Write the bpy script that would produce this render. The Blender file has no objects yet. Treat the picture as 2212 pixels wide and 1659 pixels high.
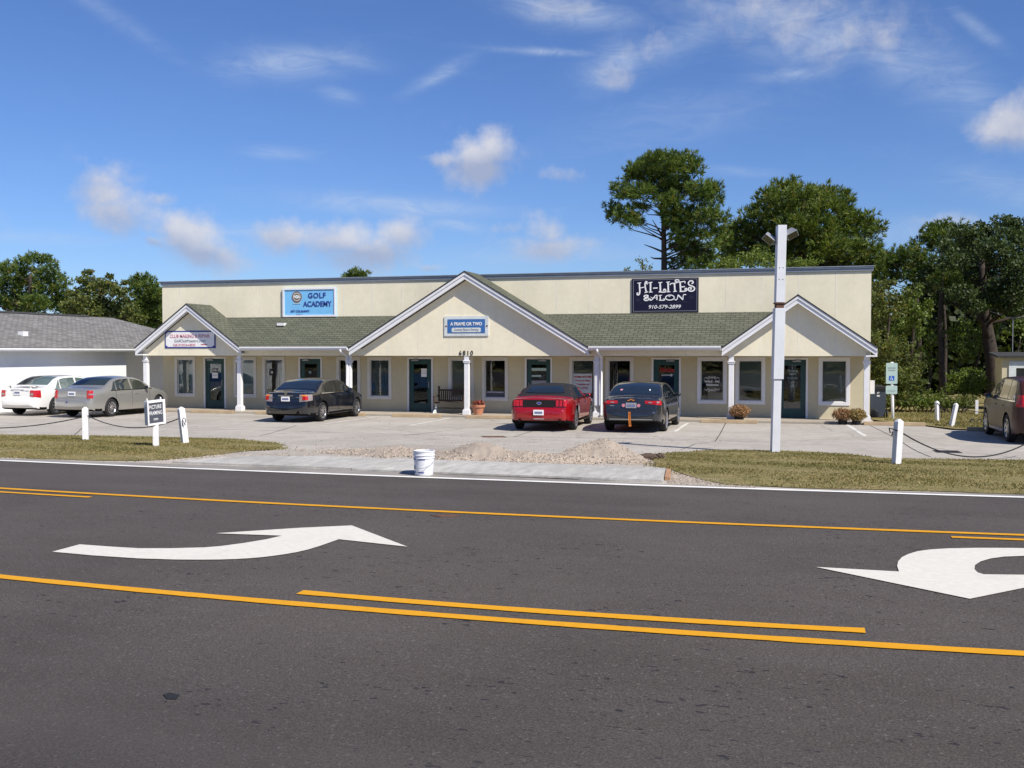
import bpy, bmesh, math, random
import numpy as np
from mathutils import Vector, Matrix
random.seed(7); RNG = np.random.default_rng(11)
R = math.radians; PI = math.pi
S = bpy.context.scene
COL = S.collection
# ------------------------------------------------------------ camera, sky, sun, exposure
F = 2200.0; TH = R(16.1); PT = math.atan((829.5-762)/F); HC = 2.3
cam = bpy.data.objects.new('camera', bpy.data.cameras.new('camera')); COL.objects.link(cam)
cam.location = (0, 0, HC); cam.rotation_euler = (PI/2-PT, 0, TH)
cam.data.sensor_width = 36; cam.data.lens = 36*F/2212; cam.data.clip_end = 3000; cam.data.clip_start = .1
S.camera = cam
S.render.resolution_x = 1024; S.render.resolution_y = 768
S.view_settings.view_transform = 'Standard'; S.view_settings.look = 'None'
S.view_settings.exposure = 0.58; S.view_settings.gamma = 1
SUN = Vector((.85, -.50, 1.03)).normalized()      # towards the sun
EL = math.asin(SUN.z); AZ = math.atan2(SUN.x, SUN.y)
l = bpy.data.lights.new('sun', 'SUN'); l.energy = 4.3; l.angle = R(.53); l.color = (1, .935, .835)
sun = bpy.data.objects.new('sun', l); COL.objects.link(sun)
sun.rotation_euler = (-SUN).to_track_quat('-Z', 'Y').to_euler()

def ray(x, y):
    u = (x-1106)/F; v = -(y-829.5)/F
    c, s = math.cos(PT), math.sin(PT); f = c+v*s; up = -s+v*c
    return Vector((u*math.cos(TH)-f*math.sin(TH), u*math.sin(TH)+f*math.cos(TH), up))
def sm(t):
    t = max(0, min(1, t)); return t*t*(3-2*t)
def H(Y): return .35*(1-sm((Y-16.0)/11.0))        # the street lies a little above the car park
def P(x, y, Y):
    d = ray(x, y); return Vector((d.x*Y/d.y, Y, HC+d.z*Y/d.y))
def G(x, y):
    d = ray(x, y); z = 0
    for i in range(50): z = .5*z+.5*H(d.y*(z-HC)/d.z)
    t = (z-HC)/d.z
    return Vector((d.x*t, d.y*t, z))

W = bpy.data.worlds.new('World'); S.world = W; W.use_nodes = True
def build_world():
    nt = W.node_tree; N = nt.nodes; Lk = nt.links; N.clear()
    out = N.new('ShaderNodeOutputWorld'); bg = N.new('ShaderNodeBackground')
    sky = N.new('ShaderNodeTexSky'); sky.sky_type = 'NISHITA'; sky.sun_disc = False
    sky.sun_elevation = EL; sky.sun_rotation = AZ; sky.air_density = 1.0; sky.dust_density = .15; sky.ozone_density = 3.0
    tc = N.new('ShaderNodeTexCoord')
    sep = N.new('ShaderNodeSeparateXYZ'); Lk.new(tc.outputs['Generated'], sep.inputs[0])
    def M(op, a, b=None, c=None, cl=False):
        n = N.new('ShaderNodeMath'); n.operation = op; n.use_clamp = cl
        for i, v in enumerate((a, b, c)):
            if v is None: continue
            if isinstance(v, (int, float)): n.inputs[i].default_value = v
            else: Lk.new(v, n.inputs[i])
        return n.outputs[0]
    az = M('ARCTAN2', sep.outputs[0], sep.outputs[1]); el = M('ARCSINE', sep.outputs[2])
    cb = N.new('ShaderNodeCombineXYZ'); Lk.new(az, cb.inputs[0]); Lk.new(el, cb.inputs[1])
    def noise(sc, det, rough, st=(1, 1, 1), dist=0, off=(0, 0, 0)):
        mp = N.new('ShaderNodeMapping'); mp.inputs['Scale'].default_value = st; mp.inputs['Location'].default_value = off
        Lk.new(cb.outputs[0], mp.inputs[0])
        n = N.new('ShaderNodeTexNoise'); n.inputs['Scale'].default_value = sc; n.inputs['Detail'].default_value = det
        n.inputs['Roughness'].default_value = rough; n.inputs['Distortion'].default_value = dist
        Lk.new(mp.outputs[0], n.inputs['Vector']); return n.outputs[0]
    nf = noise(34, 7, .58, off=(3, 1, 0)); nw = noise(9, 3, .5, off=(1, 7, 0))
    nc = noise(14, 8, .68, st=(1, 3.2, 1), dist=1.3)
    def blob(x, y, rx, ry, rot=0.):
        d = ray(x, y).normalized(); a = math.atan2(d.x, d.y); e = math.asin(d.z)
        u = M('SUBTRACT', az, a); v = M('SUBTRACT', el, e); k = F*1.0
        c, s = math.cos(R(rot)), math.sin(R(rot))
        p = M('MULTIPLY', M('ADD', M('MULTIPLY', u, c), M('MULTIPLY', v, s)), k/rx)
        q = M('MULTIPLY', M('SUBTRACT', M('MULTIPLY', v, c), M('MULTIPLY', u, s)), k/ry)
        r2 = M('ADD', M('MULTIPLY', p, p), M('MULTIPLY', q, q))
        return M('EXPONENT', M('MULTIPLY', r2, -1.0)), q
    # cumulus: density and where in the heap (top bright, base grey)
    tot = None; shade = None
    for (x, y, rx, ry, rot, w) in [(1030, 350, 70, 48, 8, 1.1), (1062, 330, 44, 44, 0, 1.0), (965, 345, 46, 18, 0, .8), (228, 405, 58, 46, -20, .78), (265, 465, 72, 44, -10, .74), (350, 430, 30, 14, 0, .5),
                               (408, 508, 58, 42, -10, 1.1), (450, 545, 74, 36, -10, .95), (335, 522, 26, 10, -20, .7), (605, 508, 56, 38, 0, .82), (735, 520, 80, 42, 0, .98), (790, 545, 95, 36, 0, .95), (865, 508, 56, 36, 0, .92),
                               (1180, 500, 44, 42, 0, .7), (1185, 535, 90, 32, 0, .66), (1100, 492, 40, 14, 0, .45), (1215, 375, 60, 16, 0, .42), (2185, 262, 62, 46, 15, .9), (1700, 35, 200, 55, -8, .33), (1850, 85, 130, 48, 0, .36), (1400, 105, 80, 34, 20, .33), (1340, 160, 50, 30, 0, .42), (1230, 15, 90, 24, 0, .38), (2170, 300, 40, 20, 0, .6), (2045, 480, 60, 18, 0, .55), (930, 580, 26, 10, 0, .6),
                               (2700, 350, 200, 90, 0, .9), (-420, 420, 220, 80, 0, .9)]:
        g, q = blob(x, y, rx, ry, rot)
        g = M('MULTIPLY', g, w)
        tot = g if tot is None else M('MAXIMUM', tot, g)
        t = M('MULTIPLY', g, q); shade = t if shade is None else M('ADD', shade, t)
    dens = M('SUBTRACT', M('ADD', tot, M('MULTIPLY', M('SUBTRACT', nf, .5), 1.5)), .10)
    dens = M('MULTIPLY', M('ADD', dens, M('MULTIPLY', M('SUBTRACT', nw, .5), .45)), 1.15, cl=True)
    dens = M('MULTIPLY', dens, M('MULTIPLY', tot, 4.5, cl=True))
    dens = M('SMOOTH_MIN', dens, .86, .15)
    # cirrus: thin streaks
    ct = None
    for (x, y, rx, ry, rot, w) in [(620, 135, 120, 28, 6, .8), (740, 130, 80, 16, -4, .5), (960, 155, 70, 13, 28, .65), (600, 330, 60, 12, 0, .5), (850, 445, 190, 20, -3, .85), (985, 485, 60, 12, -8, .8), (520, 500, 120, 14, 0, .5), (1180, 112, 120, 7, -3, .8),
                               (1230, 22, 120, 28, -8, .95), (1330, 135, 70, 42, 30, .7), (1450, 90, 130, 34, 15, .5), (1680, 30, 230, 50, -12, .62), (1790, 80, 130, 46, 0, .78), (1960, 130, 150, 50, -35, .55), (2090, 190, 120, 40, -50, .42), (2110, 60, 50, 12, -40, .6), (1720, 160, 90, 16, 0, .5),
                               (1450, 260, 230, 50, 10, .25), (1550, 520, 200, 30, 0, .5), (1980, 500, 140, 26, 0, .5), (90, 515, 130, 12, 0, .4), (250, 40, 150, 16, -28, .32), (1140, 555, 160, 24, 0, .4), (2150, 400, 120, 30, -20, .35), (1600, 370, 70, 9, -6, .4), (730, 205, 40, 14, -10, .4), (1300, 545, 150, 25, 0, .4)]:
        g, q = blob(x, y, rx, ry, rot); g = M('MULTIPLY', g, w)
        ct = g if ct is None else M('MAXIMUM', ct, g)
    cir = M('MULTIPLY', M('MULTIPLY', ct, M('SUBTRACT', nc, .24)), 2.6, cl=True)
    cir = M('ADD', M('MULTIPLY', cir, .72), M('MULTIPLY', M('SUBTRACT', nc, .5, cl=True), .10), cl=True)
    # colours
    tint = N.new('ShaderNodeMix'); tint.data_type = 'RGBA'; tint.blend_type = 'MULTIPLY'; tint.inputs[0].default_value = 1
    Lk.new(sky.outputs[0], tint.inputs[6]); tint.inputs[7].default_value = (.64, .82, 1.20, 1)
    mixc = N.new('ShaderNodeMix'); mixc.data_type = 'RGBA'; Lk.new(cir, mixc.inputs[0]); Lk.new(tint.outputs[2], mixc.inputs[6]); mixc.inputs[7].default_value = (5.4, 6.4, 8.2, 1)
    sh = M('ADD', M('MULTIPLY', shade, .9), M('ADD', M('MULTIPLY', nf, 1.1), -.12), cl=True)
    ccol = N.new('ShaderNodeMix'); ccol.data_type = 'RGBA'; Lk.new(sh, ccol.inputs[0]); ccol.inputs[6].default_value = (3.9, 4.4, 5.9, 1); ccol.inputs[7].default_value = (7.3, 7.25, 7.7, 1)
    mix2 = N.new('ShaderNodeMix'); mix2.data_type = 'RGBA'; Lk.new(dens, mix2.inputs[0]); Lk.new(mixc.outputs[2], mix2.inputs[6]); Lk.new(ccol.outputs[2], mix2.inputs[7])
    Lk.new(mix2.outputs[2], bg.inputs[0]); bg.inputs[1].default_value = .067
    Lk.new(bg.outputs[0], out.inputs[0])
build_world()

# ------------------------------------------------------------ materials
class NB:
    def __init__(s, name):
        s.m = bpy.data.materials.new(name); s.m.use_nodes = True; s.nt = s.m.node_tree; s.N = s.nt.nodes
        s.b = s.N['Principled BSDF']; s.tc = None
    def lk(s, a, b): s.nt.links.new(a, b)
    def co(s, kind='Object'):
        if s.tc is None: s.tc = s.N.new('ShaderNodeTexCoord')
        return s.tc.outputs[kind]
    def mp(s, vec, sc=(1, 1, 1), loc=(0, 0, 0), rot=(0, 0, 0)):
        n = s.N.new('ShaderNodeMapping'); s.lk(vec, n.inputs[0]); n.inputs['Scale'].default_value = sc; n.inputs['Location'].default_value = loc; n.inputs['Rotation'].default_value = rot; return n.outputs[0]
    def noise(s, sc, det=4, ro=.55, vec=None, dist=0):
        n = s.N.new('ShaderNodeTexNoise'); n.inputs['Scale'].default_value = sc; n.inputs['Detail'].default_value = det; n.inputs['Roughness'].default_value = ro; n.inputs['Distortion'].default_value = dist
        s.lk(vec if vec is not None else s.co(), n.inputs['Vector']); return n.outputs[0]
    def M(s, op, a, b=None, c=None, cl=False):
        n = s.N.new('ShaderNodeMath'); n.operation = op; n.use_clamp = cl
        for i, v in enumerate((a, b, c)):
            if v is None: continue
            if isinstance(v, (int, float)): n.inputs[i].default_value = v
            else: s.lk(v, n.inputs[i])
        return n.outputs[0]
    def ramp(s, f, a, b, lo=.3, hi=.7):
        n = s.N.new('ShaderNodeValToRGB'); s.lk(f, n.inputs[0]); n.color_ramp.elements[0].position = lo; n.color_ramp.elements[1].position = hi
        n.color_ramp.elements[0].color = tuple(a)+(1,); n.color_ramp.elements[1].color = tuple(b)+(1,); return n.outputs[0]
    def mix(s, f, a, b, bl='MIX'):
        n = s.N.new('ShaderNodeMix'); n.data_type = 'RGBA'; n.blend_type = bl
        for i, v in ((0, f), (6, a), (7, b)):
            if isinstance(v, (int, float)): n.inputs[i].default_value = v
            elif isinstance(v, tuple): n.inputs[i].default_value = v+(1,)
            else: s.lk(v, n.inputs[i])
        return n.outputs[2]
    def bump(s, h, st=.3, d=.01):
        n = s.N.new('ShaderNodeBump'); n.inputs['Strength'].default_value = st; n.inputs['Distance'].default_value = d; s.lk(h, n.inputs['Height']); s.lk(n.outputs[0], s.b.inputs['Normal'])
    def fin(s, col, rough=.7, spec=.3, metal=0, coat=0):
        if isinstance(col, tuple): s.b.inputs['Base Color'].default_value = col+(1,)
        else: s.lk(col, s.b.inputs['Base Color'])
        if isinstance(rough, (int, float)): s.b.inputs['Roughness'].default_value = rough
        else: s.lk(rough, s.b.inputs['Roughness'])
        s.b.inputs['Specular IOR Level'].default_value = spec; s.b.inputs['Metallic'].default_value = metal
        s.b.inputs['Coat Weight'].default_value = coat; s.b.inputs['Coat Roughness'].default_value = .03
        return s.m
def sc3(c, k): return tuple(min(1, v*k) for v in c)
def plain(name, c, rough=.6, spec=.4, metal=0, var=.12, nsc=6, bump=0, coat=0, dirt=0):
    n = NB(name); f = n.noise(nsc, 5, .6)
    col = n.ramp(f, sc3(c, 1-var), sc3(c, 1+var))
    if dirt:
        g = n.noise(2.3, 6, .7); col = n.mix(n.M('MULTIPLY', n.ramp(g, (0, 0, 0), (1, 1, 1), .52, .72), dirt), col, sc3(c, .45))
    if bump: n.bump(n.noise(60, 3), bump, .004)
    return n.fin(col, rough, spec, metal, coat)

def m_asphalt():
    n = NB('asphalt'); v = n.co()
    big = n.noise(.35, 4, .6); mid = n.noise(2.2, 5, .65, n.mp(v, (.35, 1.6, 1)))
    fine = n.noise(75, 2, .7); sp = n.N.new('ShaderNodeTexVoronoi'); sp.inputs['Scale'].default_value = 55; n.lk(v, sp.inputs['Vector'])
    col = n.ramp(big, (.060, .053, .047), (.080, .071, .063), .35, .65)
    col = n.mix(n.M('MULTIPLY', n.ramp(mid, (0, 0, 0), (1, 1, 1), .4, .75), .35), col, (.088, .083, .080))
    col = n.mix(.75, col, n.ramp(fine, (.35, .35, .36), (1.7, 1.62, 1.56), .3, .7), 'MULTIPLY')
    chip = n.M('GREATER_THAN', n.noise(38, 1, .5, n.mp(v, loc=(9, 3, 1))), .70)
    col = n.mix(n.M('MULTIPLY', chip, .55), col, (.17, .155, .15))
    pit = n.M('GREATER_THAN', n.noise(16, 2, .6, n.mp(v, (.6, 1.2, 1), loc=(2, 5, 1))), .67)
    patch = n.M('GREATER_THAN', n.noise(.5, 2, .5, n.mp(v, loc=(4, 1, 1))), .50)
    col = n.mix(n.M('MULTIPLY', n.M('MULTIPLY', pit, patch), .9), col, (.018, .017, .02))
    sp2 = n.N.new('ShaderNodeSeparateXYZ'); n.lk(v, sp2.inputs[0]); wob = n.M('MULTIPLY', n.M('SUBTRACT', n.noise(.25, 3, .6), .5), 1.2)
    yy = n.M('ADD', sp2.outputs[1], wob); nearl = n.M('MULTIPLY', n.M('SUBTRACT', 6.6, yy), .35, cl=True)     # lens vignetting and an oily tone put into the near lane's colour
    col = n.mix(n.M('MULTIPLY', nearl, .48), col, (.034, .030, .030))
    for yc in (4.4, 2.7, 12.6, 14.0):        # polished wheel paths
        d_ = n.M('ABSOLUTE', n.M('SUBTRACT', yy, yc)); w_ = n.M('SUBTRACT', 1, n.M('MULTIPLY', d_, 2.2), cl=True); col = n.mix(n.M('MULTIPLY', w_, .16), col, (.105, .096, .09))
    vo = n.N.new('ShaderNodeTexVoronoi'); vo.feature = 'DISTANCE_TO_EDGE'; vo.inputs['Scale'].default_value = .22; wv = n.N.new('ShaderNodeVectorMath'); wv.operation = 'ADD'
    nn = n.N.new('ShaderNodeTexNoise'); nn.inputs['Scale'].default_value = 1.1; nn.inputs['Detail'].default_value = 6; n.lk(v, nn.inputs['Vector']); n.lk(v, wv.inputs[0]); n.lk(nn.outputs[1], wv.inputs[1]); n.lk(wv.outputs[0], vo.inputs['Vector'])
    cr = n.M('MULTIPLY', n.M('LESS_THAN', vo.outputs[0], .0), n.M('GREATER_THAN', n.noise(.6, 2, .5, n.mp(v, loc=(11, 4, 0))), .54)); col = n.mix(n.M('MULTIPLY', cr, .55), col, (.02, .018, .018))
    n.bump(fine, .55, .006)
    return n.fin(col, .82, .25)
def m_concrete(name, a, b, joints=True, streak=0):
    n = NB(name); v = n.co()
    big = n.noise(.42, 6, .65, dist=.6); fine = n.noise(45, 3, .7); mid = n.noise(3.5, 5, .7)
    col = n.ramp(big, a, b, .32, .68)
    col = n.mix(.5, col, n.ramp(mid, (.74, .73, .72), (1.14, 1.13, 1.1), .3, .7), 'MULTIPLY')
    col = n.mix(.6, col, n.ramp(fine, (.78, .78, .78), (1.2, 1.2, 1.2), .3, .7), 'MULTIPLY')
    if joints:
        st = n.noise(1.1, 6, .7, n.mp(v, (.22, 1.8, 1), loc=(3, 8, 0)))
        col = n.mix(n.M('MULTIPLY', n.ramp(st, (0, 0, 0), (1, 1, 1), .56, .70), .42), col, sc3(a, .62))
        oil = n.noise(.9, 3, .5, n.mp(v, loc=(7, 2, 0)))
        col = n.mix(n.M('MULTIPLY', n.ramp(oil, (0, 0, 0), (1, 1, 1), .62, .74), .35), col, sc3(a, .45))
        vo = n.N.new('ShaderNodeTexVoronoi'); vo.feature = 'DISTANCE_TO_EDGE'; vo.inputs['Scale'].default_value = .17
        wv = n.N.new('ShaderNodeVectorMath'); wv.operation = 'ADD'; nn = n.N.new('ShaderNodeTexNoise'); nn.inputs['Scale'].default_value = .8; nn.inputs['Detail'].default_value = 5; n.lk(v, nn.inputs['Vector'])
        sc = n.N.new('ShaderNodeVectorMath'); sc.operation = 'SCALE'; sc.inputs['Scale'].default_value = 1.6; n.lk(nn.outputs[1], sc.inputs[0]); n.lk(v, wv.inputs[0]); n.lk(sc.outputs[0], wv.inputs[1]); n.lk(wv.outputs[0], vo.inputs['Vector'])
        cr = n.M('LESS_THAN', vo.outputs[0], .0035); col = n.mix(n.M('MULTIPLY', cr, .5), col, sc3(a, .35))
    if streak:
        s_ = n.noise(6, 5, .7, n.mp(v, (1.3, .25, 1), rot=(0, 0, R(28)))); col = n.mix(n.M('MULTIPLY', n.ramp(s_, (0, 0, 0), (1, 1, 1), .42, .66), streak), col, sc3(a, .6))
    n.bump(fine, .35, .004)
    return n.fin(col, .88, .2)
def m_grass(name, dry=.45):
    n = NB(name); big = n.noise(.55, 5, .65); mid = n.noise(4, 5, .7); fine = n.noise(60, 3, .7)
    col = n.ramp(mid, (.13, .125, .048), (.28, .23, .115), .32, .68)
    col = n.mix(n.M('MULTIPLY', n.ramp(big, (0, 0, 0), (1, 1, 1), .44, .66), dry), col, (.27, .205, .115))
    col = n.mix(.8, col, n.ramp(fine, (.5, .5, .45), (1.5, 1.5, 1.4), .3, .7), 'MULTIPLY')
    n.bump(fine, .8, .02)
    return n.fin(col, .95, .1)
def m_leaf(name, a, b, brown=None):
    n = NB(name); at = n.N.new('ShaderNodeAttribute'); at.attribute_name = 'var'
    col = n.ramp(at.outputs['Fac'], a, b, 0, .9)
    if brown:
        col = n.mix(n.M('MULTIPLY', n.M('GREATER_THAN', at.outputs['Fac'], .95), .45), col, brown)
    n.lk(col, n.b.inputs['Base Color']); n.b.inputs['Roughness'].default_value = .55; n.b.inputs['Specular IOR Level'].default_value = .3
    tr = n.N.new('ShaderNodeBsdfTranslucent'); n.lk(n.mix(1.0, col, (1.35, 1.3, .55), 'MULTIPLY'), tr.inputs[0])
    mx = n.N.new('ShaderNodeMixShader'); mx.inputs[0].default_value = .28
    n.lk(n.b.outputs[0], mx.inputs[1]); n.lk(tr.outputs[0], mx.inputs[2]); n.lk(mx.outputs[0], n.N['Material Output'].inputs[0])
    return n.m
def m_stucco(name, c, seam=True):
    n = NB(name); v = n.co(); f = n.noise(90, 3, .7); g = n.noise(.8, 5, .65, n.mp(v, (1, 1, .45))); m_ = n.noise(5, 5, .7)
    col = n.ramp(g, sc3(c, .93), sc3(c, 1.05), .35, .65)
    col = n.mix(.35, col, n.ramp(m_, (.86, .85, .82), (1.1, 1.1, 1.1)), 'MULTIPLY')
    col = n.mix(.5, col, n.ramp(f, (.85, .85, .85), (1.12, 1.12, 1.12)), 'MULTIPLY')
    if seam:
        sp = n.N.new('ShaderNodeSeparateXYZ'); n.lk(v, sp.inputs[0])
        fr = n.M('FRACT', n.M('DIVIDE', n.M('ADD', sp.outputs[0], 50.31), 1.22)); a_ = n.M('LESS_THAN', fr, .012)
        br = n.noise(1.7, 2, .5); col = n.mix(n.M('MULTIPLY', a_, n.M('MULTIPLY', n.ramp(br, (0, 0, 0), (1, 1, 1), .4, .6), .45)), col, sc3(c, .45))
        wd = n.M('LESS_THAN', n.M('ABSOLUTE', n.M('SUBTRACT', fr, .006)), .05)       # taped joint, a shade greyer than the field
        col = n.mix(n.M('MULTIPLY', wd, .14), col, (c[0]*.95, c[0]*.95, c[0]*.93))
    n.bump(f, .5, .004)
    return n.fin(col, .9, .2)
def m_shingle(name, a, b):
    n = NB(name); uv = n.co('UV'); br = n.N.new('ShaderNodeTexBrick'); n.lk(uv, br.inputs['Vector'])
    br.inputs['Scale'].default_value = 1; br.inputs['Brick Width'].default_value = .31; br.inputs['Row Height'].default_value = .135; br.inputs['Mortar Size'].default_value = .011
    br.inputs['Mortar Smooth'].default_value = .2; br.inputs['Bias'].default_value = 0
    br.inputs['Color1'].default_value = a+(1,); br.inputs['Color2'].default_value = b+(1,); br.inputs['Mortar'].default_value = sc3(a, .38)+(1,)
    f = n.noise(70, 2, .7); g = n.noise(.9, 4, .6)
    col = n.mix(.6, br.outputs[0], n.ramp(f, (.6, .6, .6), (1.4, 1.4, 1.4)), 'MULTIPLY')
    col = n.mix(.4, col, n.ramp(g, (.8, .8, .8), (1.2, 1.2, 1.15)), 'MULTIPLY')
    n.bump(n.M('SUBTRACT', 1, br.outputs['Fac']), .8, .012)
    return n.fin(col, .95, .12)
def m_glass(name, tint=(.55, .62, .6), refl=.16):
    m = bpy.data.materials.new(name); m.use_nodes = True; nt = m.node_tree; N = nt.nodes; N.clear()
    o = N.new('ShaderNodeOutputMaterial'); mx = N.new('ShaderNodeMixShader'); tr = N.new('ShaderNodeBsdfTransparent'); gl = N.new('ShaderNodeBsdfGlossy'); fr = N.new('ShaderNodeFresnel')
    fr.inputs[0].default_value = 1.6; tr.inputs[0].default_value = tint+(1,); gl.inputs['Roughness'].default_value = .015
    ad = N.new('ShaderNodeMath'); ad.operation = 'ADD'; ad.use_clamp = True; ad.inputs[1].default_value = refl; nt.links.new(fr.outputs[0], ad.inputs[0])
    nz = N.new('ShaderNodeTexNoise'); nz.inputs['Scale'].default_value = 1.4; bp = N.new('ShaderNodeBump'); bp.inputs['Strength'].default_value = .03; bp.inputs['Distance'].default_value = .1
    nt.links.new(nz.outputs[0], bp.inputs['Height']); nt.links.new(bp.outputs[0], gl.inputs['Normal'])
    nt.links.new(ad.outputs[0], mx.inputs[0]); nt.links.new(tr.outputs[0], mx.inputs[1]); nt.links.new(gl.outputs[0], mx.inputs[2]); nt.links.new(mx.outputs[0], o.inputs[0])
    return m
def m_paint(name, c, metal=.0, rough=.28):
    n = NB(name); f = n.noise(300, 1, .5); g = n.noise(2.5, 4, .6)
    col = n.mix(.25, c, n.ramp(f, (.85, .85, .85), (1.15, 1.15, 1.15)), 'MULTIPLY')
    col = n.mix(n.M('MULTIPLY', n.ramp(g, (0, 0, 0), (1, 1, 1), .5, .8), .08), col, (.35, .31, .26))   # road dust
    return n.fin(col, rough, .5, metal, 1.0)
def m_sticker(name, c, rough=.75): return plain(name, c, rough, .15, 0, .06, 3)

MT = {}
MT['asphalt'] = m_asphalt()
MT['lot'] = m_concrete('lot_concrete', (.335, .31, .275), (.44, .412, .37))
MT['apron'] = m_concrete('apron_concrete', (.38, .37, .345), (.52, .505, .475), False, .55)
MT['shoulder'] = m_concrete('dusty_shoulder', (.15, .14, .13), (.30, .28, .255), False)
MT['dust'] = m_concrete('dusty_gravel', (.30, .27, .235), (.47, .43, .385), False)
MT['walk'] = m_concrete('walk_concrete', (.33, .29, .24), (.42, .38, .32), False)
MT['stop'] = m_concrete('wheel_stop_concrete', (.32, .24, .15), (.46, .36, .24), False)
MT['grass'] = m_grass('lawn'); MT['lawn2'] = m_grass('lawn_back', .3)
MT['edge_w'] = plain('white_edge_paint', (.74, .73, .70), .7, .2, 0, .05, 14, .2)
MT['line_w'] = plain('white_road_paint', (.60, .58, .52), .7, .2, 0, .07, 14, .2, dirt=.12)
MT['line_y'] = plain('yellow_road_paint', (.62, .295, .006), .65, .25, 0, .06, 14, .2, dirt=.1)
MT['lot_line'] = plain('worn_lot_paint', (.60, .59, .55), .8, .1, 0, .2, 25, dirt=.5)
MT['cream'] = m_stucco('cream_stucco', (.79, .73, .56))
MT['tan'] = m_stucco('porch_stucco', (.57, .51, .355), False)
MT['shingle'] = m_shingle('green_shingle', (.098, .104, .078), (.128, .134, .103))
MT['gshingle'] = m_shingle('grey_shingle', (.155, .15, .145), (.24, .235, .228))
MT['edge'] = plain('dark_shingle_edge', (.05, .052, .055), .9, .1)
MT['trim'] = plain('white_trim', (.74, .74, .75), .5, .35, 0, .04, 4, dirt=.08)
MT['cap'] = plain('blue_grey_cap', (.25, .285, .33), .45, .5, .2, .1, 3)
MT['casing'] = plain('cream_casing', (.64, .62, .57), .6, .3, 0, .05, 4)
MT['green'] = plain('dark_green_door_paint', (.018, .062, .060), .42, .4, 0, .12, 5)
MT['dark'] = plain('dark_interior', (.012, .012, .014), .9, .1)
MT['black'] = plain('black_rubber', (.018, .018, .019), .75, .3)
MT['blackg'] = plain('gloss_black', (.01, .01, .012), .2, .5)
MT['glass'] = m_glass('window_glass', (.74, .80, .78), .03)
MT['cglass'] = m_glass('car_glass', (.42, .50, .50), .10)
MT['blind'] = plain('blind_slats', (.60, .60, .57), .7, .2)
MT['lace'] = plain('curtain_cloth', (.38, .38, .40), .9, .1, 0, .35, 14)
MT['chrome'] = plain('chrome', (.75, .76, .78), .12, .5, 1, .02)
MT['alloy'] = plain('alloy', (.55, .55, .57), .25, .5, .9, .06)
MT['galv'] = plain('galvanised', (.36, .37, .38), .45, .5, .6, .2, 9)
MT['wgrey'] = plain('weathered_wood_brown', (.085, .060, .045), .8, .2, 0, .3, 20)
MT['terra'] = plain('terracotta', (.45, .20, .12), .8, .2, 0, .1, 8)
MT['bark'] = plain('pine_bark', (.052, .042, .036), .95, .1, 0, .4, 9, .5)
MT['rust'] = plain('rust', (.12, .065, .045), .85, .2, 0, .3, 14)
MT['post'] = plain('weathered_white_post', (.70, .70, .71), .7, .2, 0, .08, 7, dirt=.35)
MT['pole'] = plain('painted_pole', (.60, .62, .66), .5, .35, 0, .05, 3, dirt=.12)
MT['rope'] = plain('dark_rope', (.035, .035, .04), .9, .1)
MT['binblue'] = plain('bin_plastic', (.045, .058, .085), .5, .4, 0, .1, 3)
MT['bucket'] = plain('bucket_plastic', (.72, .73, .76), .38, .4, 0, .03, 5, dirt=.1)
MT['blueink'] = m_sticker('blue_ink', (.04, .06, .26)); MT['navy'] = m_sticker('navy_sign', (.014, .014, .035), .35)
MT['white'] = m_sticker('white_vinyl', (.78, .78, .78)); MT['red'] = m_sticker('red_vinyl', (.42, .02, .035)); MT['pink'] = m_sticker('faded_red_vinyl', (.55, .22, .27))
MT['sky'] = m_sticker('light_blue_vinyl', (.20, .50, .80), .4); MT['blue'] = m_sticker('sign_blue', (.045, .14, .36)); MT['teal'] = m_sticker('pale_green_sign', (.42, .55, .52)); MT['grey'] = m_sticker('grey_ink', (.28, .29, .32))
MT['brownink'] = m_sticker('brown_ink', (.25, .11, .07)); MT['fgrey'] = m_sticker('faded_grey_board', (.075, .082, .105))
MT['signblue'] = m_sticker('access_blue', (.02, .11, .50)); MT['orange'] = m_sticker('orange_ribbon', (.65, .20, .04)); MT['wood'] = plain('raw_board', (.38, .22, .13), .85, .15, 0, .2, 12)
MT['wearwhite'] = plain('flaking_white_board', (.60, .64, .64), .8, .2, 0, .12, 12, dirt=.4)
MT['faint'] = m_sticker('faint_ornament', (.05, .05, .08))
MT['tail'] = plain('red_lamp_lens', (.42, .012, .015), .12, .6, 0, .15, 30); MT['lens'] = plain('clear_lamp_lens', (.26, .22, .22), .12, .6, 0, .3, 30); MT['amber'] = plain('amber_lamp_lens', (.6, .2, .03), .15, .5)
MT['softtop'] = plain('black_canvas', (.022, .022, .026), .85, .15, 0, .1, 30)
MT['well'] = plain('wheel_well_black', (.008, .008, .008), .95, .05)
MT['seat'] = plain('seat_cloth', (.14, .13, .12), .9, .1)

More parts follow.
